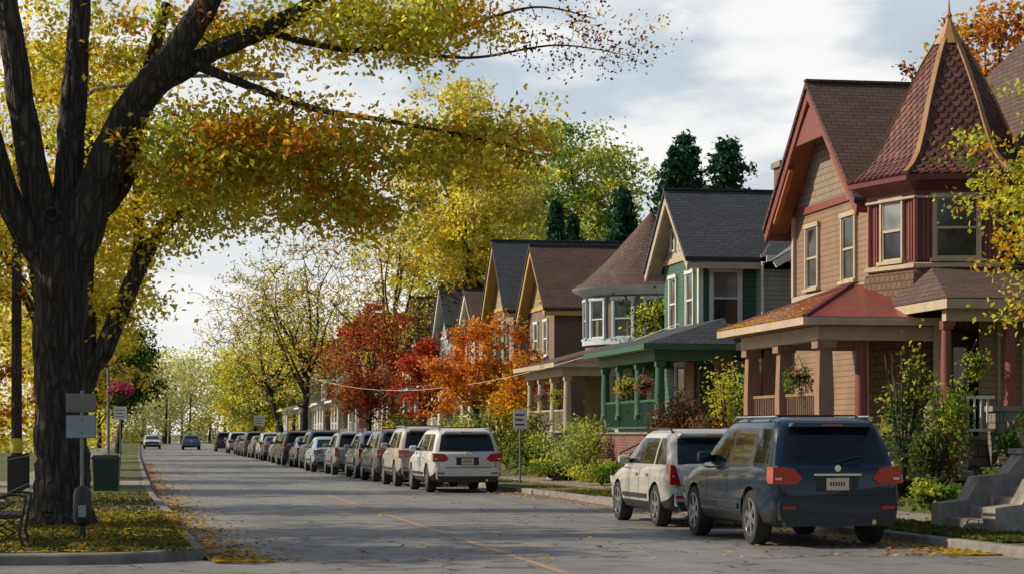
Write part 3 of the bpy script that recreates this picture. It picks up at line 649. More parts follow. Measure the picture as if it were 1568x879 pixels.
R_.add([(15.0,38.7,4.12),(22.4,38.7,4.12),(22.4,41.9,4.95),(15.9,41.9,4.95),(15.0,42.4,4.12)],[(0,1,2,3),(0,3,4)],BRN)
P.box(14.98,22.4,38.66,38.72,3.92,4.10,CREAM); P.box(14.98,15.04,38.72,41.8,3.92,4.10,CREAM); P.box(15.04,22.4,38.72,42,4.02,4.05,CREAM); P.box(15.1,22.2,39.0,39.22,3.70,3.96,CREAM)
for x in (15.15,16.45,17.55): 
    P.box(x-.33,x+.33,38.8,39.45,.5,1.98,STONE); P.box(x-.38,x+.38,38.75,39.5,1.98,2.08,CONC); post(P,x,39.12,2.08,3.7,.16,PINKB)
post(P,14.2,41.3,1.5,3.5,.18,PINKB)
W_.box(16.6,22,41.0,41.1,1.5,4.0,YSID)
D_=H['door']; D_.box(15.95,16.75,41.45,41.55,1.5,3.6,BLACK); D_.box(15.6,15.9,40.93,40.98,1.5,3.8,CREAM); D_.box(16.95,17.0,40.94,40.99,1.5,3.75,CREAM); D_.box(16.2,16.5,41.44,41.452,2.5,3.3,GLASSL)
window(H,(17.9,41.0,2.75),(0,-1),.7,1.3,CREAM)
rail(P,15.45,39.1,16.1,39.1,1.5,.75,WHITE); rail(P,16.8,39.1,17.2,39.1,1.5,.75,WHITE)
for i in range(4): P.box(13.6-.0,15.0,38.3-.32*i,39.5-.32*i,.7,1.38-.17*i,CONC)
T.tube([(15.72,45.2,6.6),(15.72,45.2,1.2)],.045,8,CREAM)
H.done()
DSTONE=plain('weathered_stone',(.27,.245,.21),.9,var=.5,vs=2.2,bump=.01)
S=Grp('stone_steps',(12.6,30,.1)); m=S['steps']
for i in range(5): m.box(12.0+.32*i,15,29.3,30.9,.1,.30+.16*i-.003*i,DSTONE)
for y in (28.85,30.9):
    S['cheek_walls'].prism([(11.9,.1),(15,.1),(15,1.25),(13.2,1.25),(12.95,.95),(12.5,.9),(12.3,.55),(11.9,.5)],lambda q,a:(q[0],a,q[1]),y,y+.45,DSTONE)
    S['cheek_walls'].box(13.15,15,y-.04,y+.49,1.25,1.33,DSTONE)
S.done()
for px,py,pz in ((13.5,29.1,1.33),(13.4,31.1,1.33)):
    e=empty('flower_pot',(px,py,pz)); m=MB(); m.lathe((px,py,pz),[(.10,0),(.14,.05),(.18,.22),(.20,.24),(.17,.25)],12,DSTONE); m.build('pot',35,e); c=blob(px,py,pz+.38,.24,.24,.18,300); leaf_obj('flowers',c,.03*rng.uniform(.6,1.3,300),pick([G,(.5,.1,.15),G,GD],c*4),LEAF,e)
# --- green house
H=Grp('green_house',(18,61,.9)); X=.35
gable(H,15.3+X,24,59.4,63.6,.5,6.75,8.5,DGRN,SLT,CREAM,gw=CRS,oh=.5)
W=H['walls']; T=H['trim']
W.box(16.95+X,26,58.9,65.5,.5,6.6,SAGE)
H['roof'].add([(16.9+X,58.4,6.5),(26.5,58.4,6.5),(24.5,62,8.3),(18.9,62,8.3),(16.9+X,65.9,6.5)],[(0,1,2,3),(0,3,4)],SLT)
T.beam((16.95+X,58.35,6.45),(26.5,58.35,6.45),.05,.18,WHITE); T.tube([(16.98+X,58.84,6.4),(16.98+X,58.84,1.0)],.045,8,WHITE)
T.beam((17.4,57.9,6.25),(20.2,57.9,7.9),.12,.2,WHITE)
H['roof'].add([(17.3,57.85,6.35),(20.2,57.85,8.0),(20.2,61,8.0),(17.3,61,6.35)],[(0,1,2,3)],GRY)
window(H,(16.05+X,59.4,5.4),(0,-1),.78,1.55,WHITE); window(H,(15.3+X,60.4,5.4),(-1,0),.75,1.5,WHITE); window(H,(15.3+X,62.4,5.4),(-1,0),.75,1.5,WHITE)
for y in (60.6,61.5,62.4): window(H,(15.3+X,y,7.25),(-1,0),.4,.6,WHITE,sill=False)
for z in (2.6,5.2): window(H,(19.0,58.9,z),(0,-1),.7,1.2,WHITE)
T.box(15.22+X,15.29+X,59.3,63.7,4.2,4.38,GRNP); T.box(15.3+X,16.95+X,59.32,59.39,4.2,4.38,GRNP)
T.box(15.24+X,15.38+X,59.33,59.47,4.38,6.5,WHITE)
H['chimney'].box(19.3,20.1,63.5,64.3,6,9.7,REDB); H['chimney'].box(19.22,20.18,63.42,64.38,9.7,9.88,CONC)
porch(H,13.5,15.3+X,56.0,63.2,1.6,3.85,4.7,SLT,GRNP,REDB,[(13.7,56.2,1.95),(13.7,58.6,1.95),(13.7,61,1.95),(13.7,63,1.95),(15.8,56.2,1.95)],cw=.2,beam=GRNP,ceil=CREAM)
R=H['porch_roof']; R.add([(15.3+X,55.65,3.95),(18,55.65,3.95),(18,58.9,4.6),(15.3+X,58.9,4.6)],[(0,1,2,3)],SLT)
H['porch'].box(15.3+X,18,55.63,55.68,3.78,3.94,CREAM); H['porch'].box(15.3+X,18,56,58.9,.3,1.6,REDB)
window(H,(15.3+X,61.5,2.8),(-1,0),1.0,1.5,WHITE); H['door'].box(15.22+X,15.28+X,59.8,60.7,1.6,3.6,TERR)
window(H,(16.2+X,59.4,2.8),(0,-1),.8,1.4,CREAM)
for x in (13.55,14.75): H['porch'].box(x,x+.5,55.7,56.2,.3,1.95,REDB); H['porch'].box(x-.05,x+.55,55.65,56.25,1.95,2.05,CONC)
H['porch'].box(14.05,14.75,55.85,56.0,.3,1.8,TERR)
H.done()
# --- round tower house
H=Grp('round_tower_house',(19,78,.9))
W=H['walls']; c=(18.6,77.6,0)
W.lathe(c,[(2.45,.5),(2.45,7.0)],32,TANB); W.box(18.6,26,75.4,81,.5,6.9,TANB)
H['roof'].lathe(c,[(2.95,6.85),(2.5,7.12),(1.6,7.95),(.7,8.95),(.0,9.75)],40,BRN)
H['trim'].lathe(c,[(2.5,6.55),(2.55,6.6),(2.9,6.78),(2.95,6.86)],40,BLUP); H['trim'].lathe(c,[(2.48,4.75),(2.56,4.78),(2.56,4.95),(2.48,4.98)],40,BLUP)
H['roof'].add([(18.6,75,6.8),(26.5,75,6.8),(25,78.2,9.0),(18.6,78.2,9.0)],[(0,1,2,3)],BRN)
for a in range(-240,-60,28):
    t=math.radians(a); n=(math.cos(t),math.sin(t)); window(H,(18.6+2.43*n[0],77.6+2.43*n[1],5.7),n,.72,1.35,BLUP)
window(H,(20.8,75.4,5.6),(0,-1),.8,1.4,WHITE)
porch(H,14.0,16.4,71.2,78.5,1.5,3.85,4.7,BRN,CREAM,STB,[(14.2,71.4,1.5),(14.2,73.8,1.5),(14.2,76.2,1.5),(14.2,78.3,1.5),(15.6,71.4,1.5)],cw=.2,ceil=WHITE)
H['walls'].box(16.4,20,73.2,76,.5,4.6,CRS); window(H,(17,73.2,2.7),(0,-1),.8,1.4,WHITE); window(H,(16.4,74.6,2.7),(-1,0),.9,1.4,WHITE)
H['porch_roof'].add([(16.4,70.85,3.95),(19,70.85,3.95),(19,73.2,4.6),(16.4,73.2,4.6)],[(0,1,2,3)],BRN)
H['porch_roof'].box(16.4,19,70.83,70.88,3.8,3.94,WHITE)
H.done()
# --- twin gable house
H=Grp('twin_gable_house',(19,92,.9))
gable(H,16.6,24,86.2,91.8,.5,6.9,9.25,TANB,BRN,YEL,gw=YSID,oh=.5)
gable(H,16.2,24,93.6,99.2,.5,7.3,10.1,STB,SLT,YEL,gw=YSID,oh=.5)
for y,z in ((87.9,5.5),(90.1,5.5)): window(H,(16.6,y,z),(-1,0),.8,1.4,WHITE)
for y,z in ((95.3,5.6),(97.5,5.6)): window(H,(16.2,y,z),(-1,0),.8,1.4,GRNP)
window(H,(16.6,89,7.6),(-1,0),.6,.9,YEL); window(H,(16.2,96.4,8.1),(-1,0),.6,.9,YEL); window(H,(19,86.2,5.4),(0,-1),.8,1.4,WHITE)
porch(H,14.2,16.6,86.5,91.5,1.5,3.9,4.7,BRN,CREAM,TANB,[(14.4,86.7,1.5),(14.4,89,1.5),(14.4,91.3,1.5)])
porch(H,14.2,16.2,94,99,1.5,3.9,4.7,SLT,WHITE,STB,[(14.4,94.2,1.5),(14.4,96.5,1.5),(14.4,98.8,1.5)])
H.done()
far=[('cream_house',107,6.4,8.6,CRS,BRN,WHITE,WHITE),('blue_house',116.5,6.9,9.6,BLUS,SLT,WHITE,BLUP),('brick_house',126,6.9,9.4,REDB,BRN,CREAM,WHITE),('white_house',136,6.3,8.8,CRS,GRY,WHITE,WHITE),('brick_house',147,7.4,9.6,REDB,BRN,WHITE,WHITE),('brick_house',159,7.4,10,REDB,SLT,CREAM,WHITE),('brick_house',172,7,9.5,TANB,BRN,WHITE,WHITE),('sage_house',186,7,9.5,SAGE,SLT,WHITE,WHITE),('brick_house',201,7,10,REDB,BRN,WHITE,WHITE),('cream_house',218,7,9.5,CRS,GRY,WHITE,WHITE)]
for nm,s,ze,zr,wm_,rm,tm,wf in far:
    H=Grp(nm,(18,s,.9)); x=16.4+rng.uniform(-.4,.5)
    gable(H,x,24,s-2.9,s+2.9,.5,ze,zr,wm_,rm,tm)
    for y in (s-1.3,s+1.3): window(H,(x,y,5.4),(-1,0),.9,1.4,wf)
    window(H,(x,s,ze+.9),(-1,0),.6,.8,wf); window(H,(x+2,s-2.9,5.4),(0,-1),.8,1.4,wf); window(H,(x+2,s-2.9,2.7),(0,-1),.8,1.4,wf)
    porch(H,x-2.2,x,s-2.7,s+2.7,1.5,3.9,4.7,rm,wf,wm_,[(x-2,s-2.5,1.5),(x-2,s,1.5),(x-2,s+2.5,1.5)])
    if s%3==0: H['chimney'].box(20,20.7,s,s+.7,7,zr+1,REDB)
    H.done()
for a in ((13.55,57.4,2.75,[G,(.6,.1,.2),G]),(13.55,59.8,2.75,[G,YG,(.6,.3,.1)]),(14.05,72.6,2.7,[G,YG]),(14.05,75,2.7,[G,(.6,.15,.3)]),(13.3,42.6,2.55,[G,(.5,.1,.2),GD]),(15.75,39.1,2.75,[G,YG])): basket(*a)
steps(12.3,63.8,65.2,.2,.9); steps(12.2,79.5,81,.2,.9); steps(12.3,51.0+2.6,54.8,.2,.9)
# ---------------------------------------------------------------- big street tree
RV=Vector((math.cos(TH),-math.sin(TH),0)); FV=Vector((math.sin(TH),math.cos(TH),0))
def loc(base): return lambda x,d,z: tuple(Vector(base)+RV*x+FV*d+Vector((0,0,z)))
def lb(base,x,d,z,rx,ry,rz,n):
    b=blob(0,0,0,rx,ry,rz,n); return np.array([loc(base)(x+q[0],d+q[1],z+q[2]) for q in b])
B=(-1.22,34.6,0); L=loc(B)
limbs=[([L(0,0,-.1),L(0,0,.35),L(0,0,1.2),L(-.02,0,2.8),L(.0,0,4.1),L(.05,0,4.9)],[.66,.46,.41,.38,.42,.36]),
 ([L(-.1,0,4.0),L(-.35,-.1,5.3),L(-.55,-.2,6.5),L(-.85,-.3,8.6),L(-1.0,-.3,10)],[.30,.24,.21,.17,.1]),
 ([L(-.1,0,3.9),L(-.75,-.3,5.2),L(-1.1,-.5,6.4),L(-1.9,-.6,8)],[.22,.2,.17,.12]),
 ([L(0,0,4.3),L(.08,.1,5.6),L(.15,.2,6.8),L(.25,.3,8.6),L(.4,.3,10.5)],[.28,.22,.20,.16,.08]),
 ([L(.05,0,4.1),L(.62,-.1,5.5),L(1.15,-.2,6.6),L(1.85,-.3,7.5),L(2.5,-.4,8.5),L(3.2,-.4,9.6)],[.36,.30,.27,.22,.18,.1]),
 ([L(1.4,-.2,6.9),L(2.4,0,7.55),L(3.3,.1,7.95),L(4.3,.2,8.6),L(5.6,.2,9.3)],[.19,.15,.13,.1,.06]),
 ([L(.25,0,4.7),L(.9,.5,5.6),L(1.1,.8,6.9),L(1.5,1,8.5)],[.2,.15,.12,.08]),
 ([L(1.9,-.2,7.4),L(3.0,-.3,6.95),L(4.0,-.3,6.6),L(5.2,-.3,6.4),L(6.5,-.3,6.15),L(7.6,-.3,5.85)],[.09,.065,.05,.035,.022,.006]),
 ([L(3.1,.1,7.9),L(4.6,.2,7.6),L(6.0,.3,7.9),L(7.4,.3,8.3),L(8.4,.2,8.1)],[.06,.045,.032,.018,.006]),
 ([L(5.0,.2,7.65),L(6.4,.3,7.5),L(7.8,.3,7.7),L(9.0,.2,7.5)],[.03,.022,.014,.004]),
 ([L(4.4,.2,7.6),L(4.5,.2,8.1),L(4.7,.2,8.8)],[.05,.04,.03])]
pal=[Y,YG,YG,Y,YG,YD,YG,Y,OR,YG,Y,(.44,.50,.06)]
A=np.vstack([lb(B,-.2,1.5,7.6,1.4,1.8,1.4,60),lb(B,2.5,0,6.0,1.5,1.6,.9,110),lb(B,3.9,0,6.0,1.5,1.5,.75,100),lb(B,4.5,.3,5.1,1.1,1.2,.5,46),lb(B,5.3,0,8.0,1.9,1.4,.65,95),lb(B,6.5,0,6.0,1.3,1,.5,40),lb(B,2.6,1,8.0,1.6,1.5,.6,50),lb(B,3.2,0,10,3.5,3,1.0,40),lb(B,-1.6,0,9.6,2.2,3,1.2,25),lb(B,8.3,.2,7.8,1.6,.8,.7,190),lb(B,6.4,.2,8.2,1.6,.8,.5,70)])
tree('maple_tree',B,limbs,A,pal,leaf_n=60,sigma=.29,lsize=.056,trunk_n=44,twig=.010,nsparse=260,pal2=[BR,(.3,.12,.06),BU,YD],knot=L(-.07,-.40,4.95))
B=(-1.35,45.5,0); L=loc(B)
limbs=[([L(0,0,-.1),L(0,0,1.5),L(.2,0,3),L(.2,0,5),L(.3,0,8)],[.35,.28,.26,.2,.1]),
 ([L(.1,0,2.4),L(.75,0,3.6),L(1.35,0,5.0),L(2.0,0,6.0),L(3.0,.1,6.6),L(4.2,.1,6.9)],[.24,.21,.18,.14,.1,.03]),
 ([L(1.2,0,4.6),L(1.35,0,5.6),L(1.3,0,7.0),L(1.5,0,9)],[.14,.12,.1,.06])]
A=np.vstack([lb(B,1.6,0,6.3,1.6,1.5,1.3,90),lb(B,.5,0,8.6,2.2,2,1.2,70),lb(B,.8,0,4.2,.7,1,.6,16),lb(B,3.6,0,6.6,1.6,1.5,.9,60),lb(B,-1.5,0,6.5,1.5,1.5,2,36)])
tree('maple_tree',B,limbs,A,[Y,YG,Y,Y,YG],leaf_n=58,sigma=.32,lsize=.065,twig=.012)
# ---------------------------------------------------------------- other trees
YP=[Y,YG,Y,LY,YD]
# yard trees behind the left pavement: they stripe the road with shade
for x,y,h,r in ((-8.5,36,11,3.0),(-9,47.5,10.5,2.8),(-8,60,11,2.9),(-9,73,11.5,3.2),(-8.5,90,11,3),(-9.5,112,12,3.4),(-7.0,30.5,9.0,2.0)):
    auto_tree('maple_tree',x,y,.1,4.5,h,r,YP,14,9,28,.15,.45,tr=.24,twig=.02)
auto_tree('orange_tree',-4.6,60,.1,1.9,8.2,2.7,[OR,YD,Y,YD],16,14,50,.09,.35)
auto_tree('maple_tree',-3.4,78,.1,4.5,14.5,4.2,YP,20,14,50,.11,.42)
auto_tree('maple_tree',-2.8,104,.1,3.5,12,3.6,[YG,Y,LY],16,13,50,.12,.42)
auto_tree('oak_tree',-1.6,158,.1,1.8,10,3.0,[GD,G,GD],16,14,50,.14,.42)
auto_tree('maple_tree',-5,128,.1,2.5,12,4.2,[YG,Y,YD],14,12,50,.14,.5)
auto_tree('maple_tree',-4,215,.1,2,12,4.2,[YG,LY,YD],16,12,60,.15,.5)
auto_tree('bare_tree',11.0,148,.1,4.0,15.5,5.6,[YD,YG,LY],34,40,5,.10,.3,tr=.28,bark=BARK,twig=.03,tip=.45,clump=.2)
auto_tree('bare_tree',14.2,125,.9,4.0,15.0,4.6,[YG,YD,LY],30,34,7,.09,.3,tr=.25,bark=BARK,twig=.022,tip=.45,clump=.2)
auto_tree('bare_tree',12,190,.9,3.5,16,6,[YD,LY,YG],26,34,8,.12,.4,tr=.3,bark=BARK,twig=.03,tip=.45)
auto_tree('green_tree',12,228,.5,1.2,10.5,4.2,[YG,PG,YG,Y],20,14,65,.15,.5)
auto_tree('golden_maple_tree',17.6,116,.9,9.0,20.0,4.6,[Y,LY,YG,Y],26,16,58,.13,.48,tr=.35,bark=BARK)
auto_tree('golden_maple_tree',24,150,.9,8,20,6,[Y,YG,LY],20,14,56,.16,.6,tr=.3)
auto_tree('ash_tree',27.0,131,.9,5,22.5,4.6,[PG,YG,PG,G],34,18,64,.14,.52,tr=.3)
auto_tree('ash_tree',31,112,.9,6,14,4.0,[G,YG],16,12,50,.14,.5,tr=.3)
auto_tree('red_maple_tree',12.4,118,.5,2.0,8.8,2.4,[(.36,.11,.04),(.48,.17,.05),RD,(.30,.10,.04)],28,12,24,.10,.3,tr=.14,clump=.2,rmax=1.05)
auto_tree('red_maple_tree',13.0,99,.7,1.9,5.8,1.3,[RD,(.6,.15,.05),RD],18,10,34,.08,.2,tr=.09,clump=.2,rmax=1.05)
auto_tree('orange_maple_tree',13.3,84,.7,1.7,5.8,1.8,[OR,(.82,.42,.09),OR,(.74,.26,.07)],28,12,38,.075,.2,tr=.1,clump=.18,rmax=1.1)
auto_tree('plum_tree',14.2,80,.7,1.6,4.6,1.2,[BR,OR,YD],12,12,35,.08,.25,tr=.08)
auto_tree('green_tree',17.3,71.5,.9,3.6,6.4,1.05,[G,GD,YG],10,12,50,.075,.26,tr=.09)
auto_tree('rust_tree',30,74,.9,9,17.5,3.4,[YD,BR,OR],18,14,42,.12,.4,tr=.25)
auto_tree('linden_tree',16.45,35.6,.9,2.8,7.7,1.7,[G,YG,YG,YD],18,14,50,.055,.22,tr=.12)
def spruce(name,x,y,z0,h,r,narrow=False):
    e=empty(name,(x,y,z0)); mb=MB(); mb.tube([(x,y,z0),(x,y,z0+h*.95)],[.2,.03],8,BARK2); C=[];
    zz=z0+2.5 if not narrow else z0+.2
    while zz<z0+h:
        f=1-(zz-z0)/h; rr=r*(f**.62 if not narrow else min(1,f*1.9)**.8)*rng.uniform(.7,1.2)
        for k in range(13 if not narrow else 9):
            a=rng.uniform(0,6.28); L_=rr*rng.uniform(.5,1.35); n=int(30+34*L_)
            t=rng.random(n)**.6; dz=(-.12 if not narrow else .9)*t*L_
            C.append(np.stack([x+np.cos(a)*t*L_+rng.normal(0,.10+.07*L_,n),y+np.sin(a)*t*L_+rng.normal(0,.10+.07*L_,n),zz+dz+rng.normal(0,.12,n)],1))
            if not narrow and k<5: mb.tube([(x,y,zz),(x+math.cos(a)*L_*.9,y+math.sin(a)*L_*.9,zz-.12*L_)],[.03,.008],4,BARK2)
        zz+=.5 if not narrow else .2
    mb.build('trunk',60,e); C=np.vstack(C); n=len(C); col=np.array([.034,.078,.042])*rng.uniform(.5,1.9,(n,1))
    leaf_obj('foliage',C,.15*rng.uniform(.6,1.3,n),col,NEEDLE,e,upb=.1,aspect=.4)
spruce('spruce_tree',24.2,96,.9,13.8,3.2); spruce('spruce_tree',26.9,97,.9,14.4,3.6); spruce('spruce_tree',25.4,99,.9,14.8,3.2); spruce('spruce_tree',22.6,100,.9,12.2,2.6)
spruce('arborvitae',20.9,108,.9,12.3,.9,True); spruce('arborvitae',22.0,109,.9,11.6,.85,True)
def mass(name,x0,x1,y0,y1,z0,h,n,palette,ls=.35,per=90):
    bx=rng.uniform(x0,x1,n);by=rng.uniform(y0,y1,n);bz=z0+rng.random(n)**.8*h*rng.uniform(.6,1,n)
    Bc=np.stack([bx,by,bz],1); idx=np.repeat(np.arange(n),per); c=Bc[idx]+rng.normal(size=(n*per,3))*np.array([1.1,1.1,.8]); c[:,2]=np.maximum(c[:,2],.2)
    col=pick(palette,Bc*.25)[idx]*rng.uniform(.6,1.2,(n*per,1)); e=empty(name,((x0+x1)/2,(y0+y1)/2,z0)); mb=MB()
    for i in range(0,n,14): mb.tube([(bx[i],by[i],0),(bx[i]+.3,by[i],bz[i])],[.25,.08],6,BARK2)
    mb.build('trunks',60,e); leaf_obj('foliage',c,ls*rng.uniform(.6,1.3,n*per),np.clip(col,0,.85),LEAF,e)
HAZE=(.68,.69,.38)  # paled leaf colour: distance haze painted into the far trees
mass('distant_trees',-14,40,330,352,.5,16,360,[HAZE,LY,YG,HAZE],.27,130)
mass('distant_trees',-34,-12,60,330,.5,7.0,260,[YG,Y,LY,YD],.25,70)
mass('distant_trees',-9,-4.5,150,320,.5,8,130,[YG,Y,LY,OR],.22,80)
mass('distant_trees',12.5,30,235,330,.5,15,280,[YG,Y,LY,HAZE],.26,90)
mass('distant_trees',31,60,120,260,1,12,220,[G,YG,Y,PG],.3,60)
# ---------------------------------------------------------------- shrubs, flowers
GS=[G,YG,GD,G]
for a in [(12.9,76,.4,2.3,1.3,GS),(13.0,72,.3,2.0,1.1,[G,GD,YG]),(12.6,61.5,.35,1.6,1.15,[YG,PG,YG]),(13.9,66,.8,1.2,.9,GS),(13.2,52.5,.75,2.0,.95,[BU,BR,BU,GD]),(14.2,51.2,.85,2.4,.7,[G,YG]),(14.9,50.5,.85,3.2,.55,[G,YG,G]),
          (12.9,48.0,.7,1.6,.8,[BU,BR,G]),(13.6,37.2,.75,2.8,.5,[G,GD,YG]),(14.2,36.6,.8,2.0,.5,[YG,G,GD]),(15.2,35.5,.8,.9,.5,[G,(.5,.25,.25),G]),(12.9,33.8,.35,.55,.5,GS),(13.2,40.5,.7,1.2,.6,GS),(13.0,43.9,.6,.9,.6,[G,YG,OR]),(12.2,54.5,.3,.6,1.0,GS),(13.8,32.4,.9,.7,.5,[G,GD,(.4,.3,.3)]),(12.4,57.5,.25,.5,.9,[G,YG,YD]),(16.5,38,1.2,.8,.5,GS),(12.2,64,.3,.5,1.0,[G,YG]),(13.3,90,.7,1.8,1.3,GS),(13,106,.7,2,1.4,GS),(13.4,35.2,.75,1.1,.5,[GD,G,BR]),(14.6,33.2,.9,1.2,.5,[YD,G,BR]),(12.6,69,.3,1.2,.9,GS),(13.6,54.9,.8,1.3,.6,[G,YG])]:
    shrub('garden_shrub',a[0],a[1],a[2]-.02,a[3],a[4],a[5],n=int(2400*max(.5,a[4])),lsize=.05)
def scatter(name,n,fx,pal,ls,z,up=4):
    p=np.array([fx() for _ in range(n)]); c=np.stack([p[:,0],p[:,1],p[:,2]+z],1)
    col=pick(pal,c*3)*rng.uniform(.5,1.0,(n,1)); leaf_obj(name,c,ls*rng.uniform(.6,1.3,n),col,LEAF,None,upb=up)
def onroad():
    s=26+90*random.random()**2.0; e=random.random()
    if e<.44: return kL(s)+abs(random.gauss(0,.4))+.03,s,0
    if e<.90: return kR(s)-abs(random.gauss(0,.45))-.03,s,0
    return random.uniform(kL(s),kR(s)),s,0
scatter('fallen_leaves',7000,onroad,[YD,Y,BR,OR],.045,.018)
def onleft():
    s=random.uniform(26.3,40); return random.uniform(-5,.65 if s>28 else 0),s,.13
scatter('fallen_leaves',9500,onleft,[YD,Y,BR,YD],.05,.015)
def onright():
    s=27+50*random.random()**1.5; o=random.uniform(.2,8); return kR(s)+o,s,.14 if o<3.1 else (.14+(min(o,5)-3.1)*.40)
scatter('fallen_leaves',7000,onright,[YD,Y,BR,OR],.042,.02)
def onroof():
    t=random.random()**2.2*.7; y0=40.6+(43.9-40.6)*t; y1=47-(47-43.9)*t
    return 12.8+t*2.1,y1-(y1-y0)*random.random()**1.5,3.85+t*.87
scatter('roof_leaves',650,onroof,[YD,Y,OR],.042,.02)
def gr(side):
    def f():
        s=26.5+26*random.random()**1.4
        if side<0: return random.uniform(-5,kL(s)-.2),s,.13
        o=random.choice([random.uniform(.2,1.68),random.uniform(3.15,7)]); return kR(s)+o,s,.13 if o<3.1 else (.13+(min(o,5)-3.1)*.40)
    return f
scatter('grass_blades',14000,gr(-1),[(.16,.18,.04),(.26,.22,.07),(.10,.13,.03)],.04,.02,up=0)
scatter('grass_blades',26000,gr(1),[(.12,.17,.04),(.18,.20,.05),(.08,.12,.03)],.045,.02,up=0)
# ---------------------------------------------------------------- street furniture
SIGN=plain('sign_back',(.30,.35,.35),.5,.2); SIGNT=plain('sign_board',(.17,.16,.12),.5); SIGNW=plain('sign_face',(.70,.70,.67),.5,var=.1); STEEL=plain('galvanised_steel',(.20,.21,.21),.5,.6)
g=Grp('parking_sign',(-.78,30.5,.1)); x,y=-.80,30.6
g['post'].tube([(x,y,.1),(x,y,2.15)],.028,8,STEEL)
for z0,z1,c in ((1.50,1.80,SIGN),(1.86,2.10,SIGNT)):
    g['panels'].box(x-.21,x+.18,y-.045,y-.03,z0,z1,c); g['rims'].box(x-.22,x+.19,y-.03,y-.022,z0-.01,z1+.01,STEEL)
g['bolts'].box(x-.012,x+.012,y-.052,y-.045,1.55,1.57,BLACK); g['bolts'].box(x-.012,x+.012,y-.052,y-.045,1.74,1.76,BLACK)
g.done()
g=Grp('path_bollard_light',(-.78,29.9,.1)); x,y=-.78,30.0
g['post'].tube([(x,y,.1),(x,y,.32)],.05,10,BLACK); g['head'].lathe((x,y,0),[(.07,.30),(.115,.34),(.125,.40),(.125,.72),(.10,.80),(.04,.84)],14,BLACK); g['head'].box(x-.05,x+.05,y-.14,y-.11,.42,.58,SIGN); g.done()
g=Grp('litter_bin',(-.9,55,.1)); gp=plain('bin_green',(.012,.06,.04),.4,var=.2); x,y=-.85,55
g['body'].prism([(-.32,-.3),(.32,-.3),(.36,.0),(.32,.3),(-.32,.3),(-.36,0)],lambda q,a:(x+q[0]*(.92 if a<.5 else 1),y+q[1],a),.13,.92,gp); g['lid'].prism([(-.38,-.36),(.38,-.36),(.38,.36),(-.38,.36)],lambda q,a:(x+q[0]*(1 if a<.96 else .8),y+q[1]*(1 if a<.96 else .8),a),.92,1.02,BLACK)
for k in range(-3,4): g['body'].box(x+k*.09-.012,x+k*.09+.012,y-.325,y-.30,.18,.88,BLACK)
g.done()
g=Grp('utility_pole',(-3.1,58,.1)); g['pole'].tube([(-3.2,58,.0),(-3.2,58,9.5)],[.15,.11],12,WOODPOLE); g['band'].lathe((-3.2,58,0),[(.155,1.05),(.16,1.06),(.16,1.42),(.155,1.43)],14,plain('yellow_band',(.6,.45,.03),.5,var=.1)); g['crossarm'].box(-4.2,-2.2,57.8,57.9,9.0,9.12,WOODPOLE)
for xx in (-4.1,-3.6,-2.8,-2.3): g['insulators'].lathe((xx,57.85,9.12),[(.04,0),(.05,.05),(.02,.12)],8,WHITE)
g.done()
g=Grp('street_lamp',(-1.35,39.5,.1)); x,y=-1.42,39.8
g['post'].tube([(x,y,.1),(x,y,7.6)],[.10,.07],10,STEEL); L=loc((x,y,0)); g['arm'].tube([L(0,0,7.3),L(.6,0,7.75),L(2.2,0,8.0),L(3.3,0,8.02)],[.045,.04,.035,.035],8,STEEL)
g['head'].prism([(3.1,-.10),(3.5,-.16),(3.95,-.13),(4.05,0),(3.95,.13),(3.5,.16),(3.1,.10)],lambda q,a:L(q[0],q[1],a),7.98,8.05,STEEL); g['head'].prism([(3.4,-.10),(3.9,-.09),(3.9,.09),(3.4,.10)],lambda q,a:L(q[0],q[1],a),7.94,7.982,SIGNW); g.done()
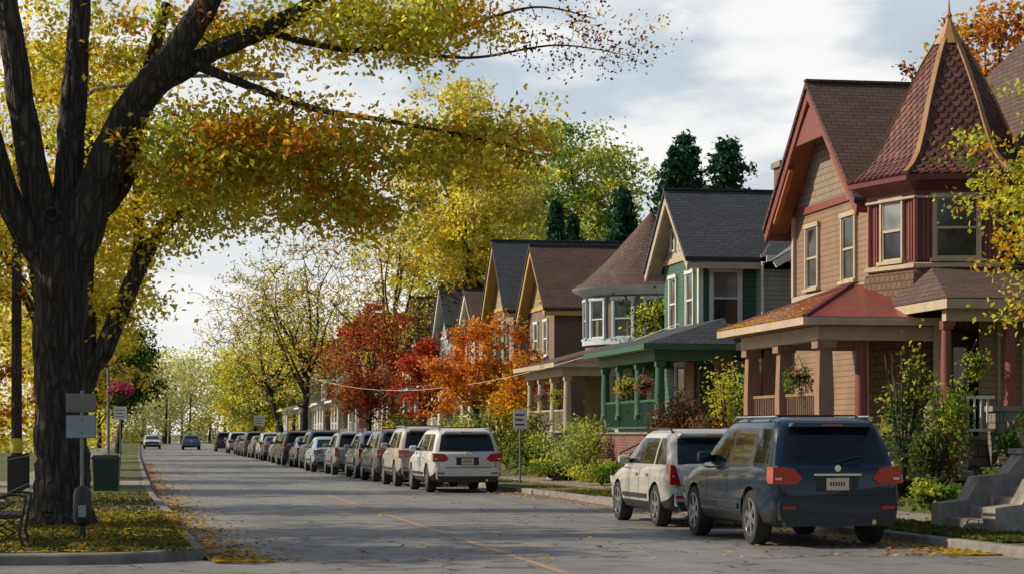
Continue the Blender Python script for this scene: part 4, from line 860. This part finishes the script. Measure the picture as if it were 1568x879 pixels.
def bench(x,y):
    g=Grp('park_bench',(x,y,.1))
    for yy in (y,y+1.4):
        f=g['iron_ends']
        f.tube([(x+.28,yy,.13),(x+.22,yy,.30),(x+.26,yy,.55),(x+.30,yy,.78),(x+.1,yy,.80),(x-.12,yy,.72)],.022,8,BLACK)
        f.tube([(x-.26,yy,.13),(x-.18,yy,.32),(x-.2,yy,.52),(x-.34,yy,.98)],.024,8,BLACK)
        f.tube([(x-.2,yy,.50),(x+.26,yy,.52)],.02,8,BLACK)
        f.tube([(x-.15,yy,.32),(x,yy,.22),(x+.17,yy,.32),(x,yy,.42),(x-.15,yy,.32)],.014,6,BLACK)
        f.tube([(x-.22,yy,.62),(x-.05,yy,.58),(x+.08,yy,.66),(x-.05,yy,.72)],.012,6,BLACK)
    for i in range(5): g['seat'].box(x-.20+.095*i,x-.12+.095*i,y-.02,y+1.42,.525,.55,BLACK)
    for i in range(4): g['backrest'].beam((x-.225-.028*i,y-.02,.62+.10*i),(x-.225-.028*i,y+1.42,.62+.10*i),.02,.075,BLACK)
    g.done()
bench(-1.70,27.4)
g=Grp('iron_fence',(-4,48,.1))
for i in range(60):
    yy=49+i*.16; g['pickets'].tube([(-2.9,yy,.13),(-2.9,yy,1.05)],.010,4,BLACK)
for z in (.25,.98): g['rails'].tube([(-2.9,49,z),(-2.9,58.5,z)],.016,5,BLACK)
g.done()
g=Grp('flower_basket_post',(-1.0,62,.1)); x,y=-.95,66
g['post'].tube([(x,y,.1),(x,y,3.5)],.05,8,STEEL); g['arm'].tube([(x,y,3.4),(x+.3,y,3.5),(x+.55,y,3.35)],.02,6,BLACK); g['basket'].lathe((x+.35,y,0),[(.05,2.5),(.28,2.7),(.32,2.85)],12,BLACK)
e=g.done(); c=blob(x+.35,y,2.9,.45,.45,.3,500); leaf_obj('flowers',c,np.full(500,.05),pick([(.6,.08,.12),(.5,.05,.2),G],c),LEAF,e)
def sign(name,x,y,z0,z1,w,h,mats):
    g=Grp(name,(x,y,z0)); g['post'].tube([(x,y,z0),(x,y,z1)],.03,8,STEEL); g['panel'].box(x-w/2,x+w/2,y-.05,y-.035,z1-h,z1,SIGNW)
    for i in range(3): g['lettering'].box(x-w*.38,x+w*(.3-.1*(i%2)),y-.054,y-.05,z1-h*(.28+.25*i)-.025,z1-h*(.28+.25*i)+.025,mats)
    g.done()
sign('street_sign',10.75,61,.1,2.25,.40,.56,MAR); sign('street_sign',10.6,196,.1,3.2,1.0,.9,GRNP); sign('traffic_sign',-.9,100,.1,2.8,.6,.6,STEEL)
g=Grp('overhead_cable',(8,70,3.2)); pts=[(9.2+t*5.5,118-t*60,3.9+1.2*(2*t-1)**2-.5) for t in np.linspace(0,1,14)]; g['wire'].tube(pts,.007,4,SIGNW); g.done()
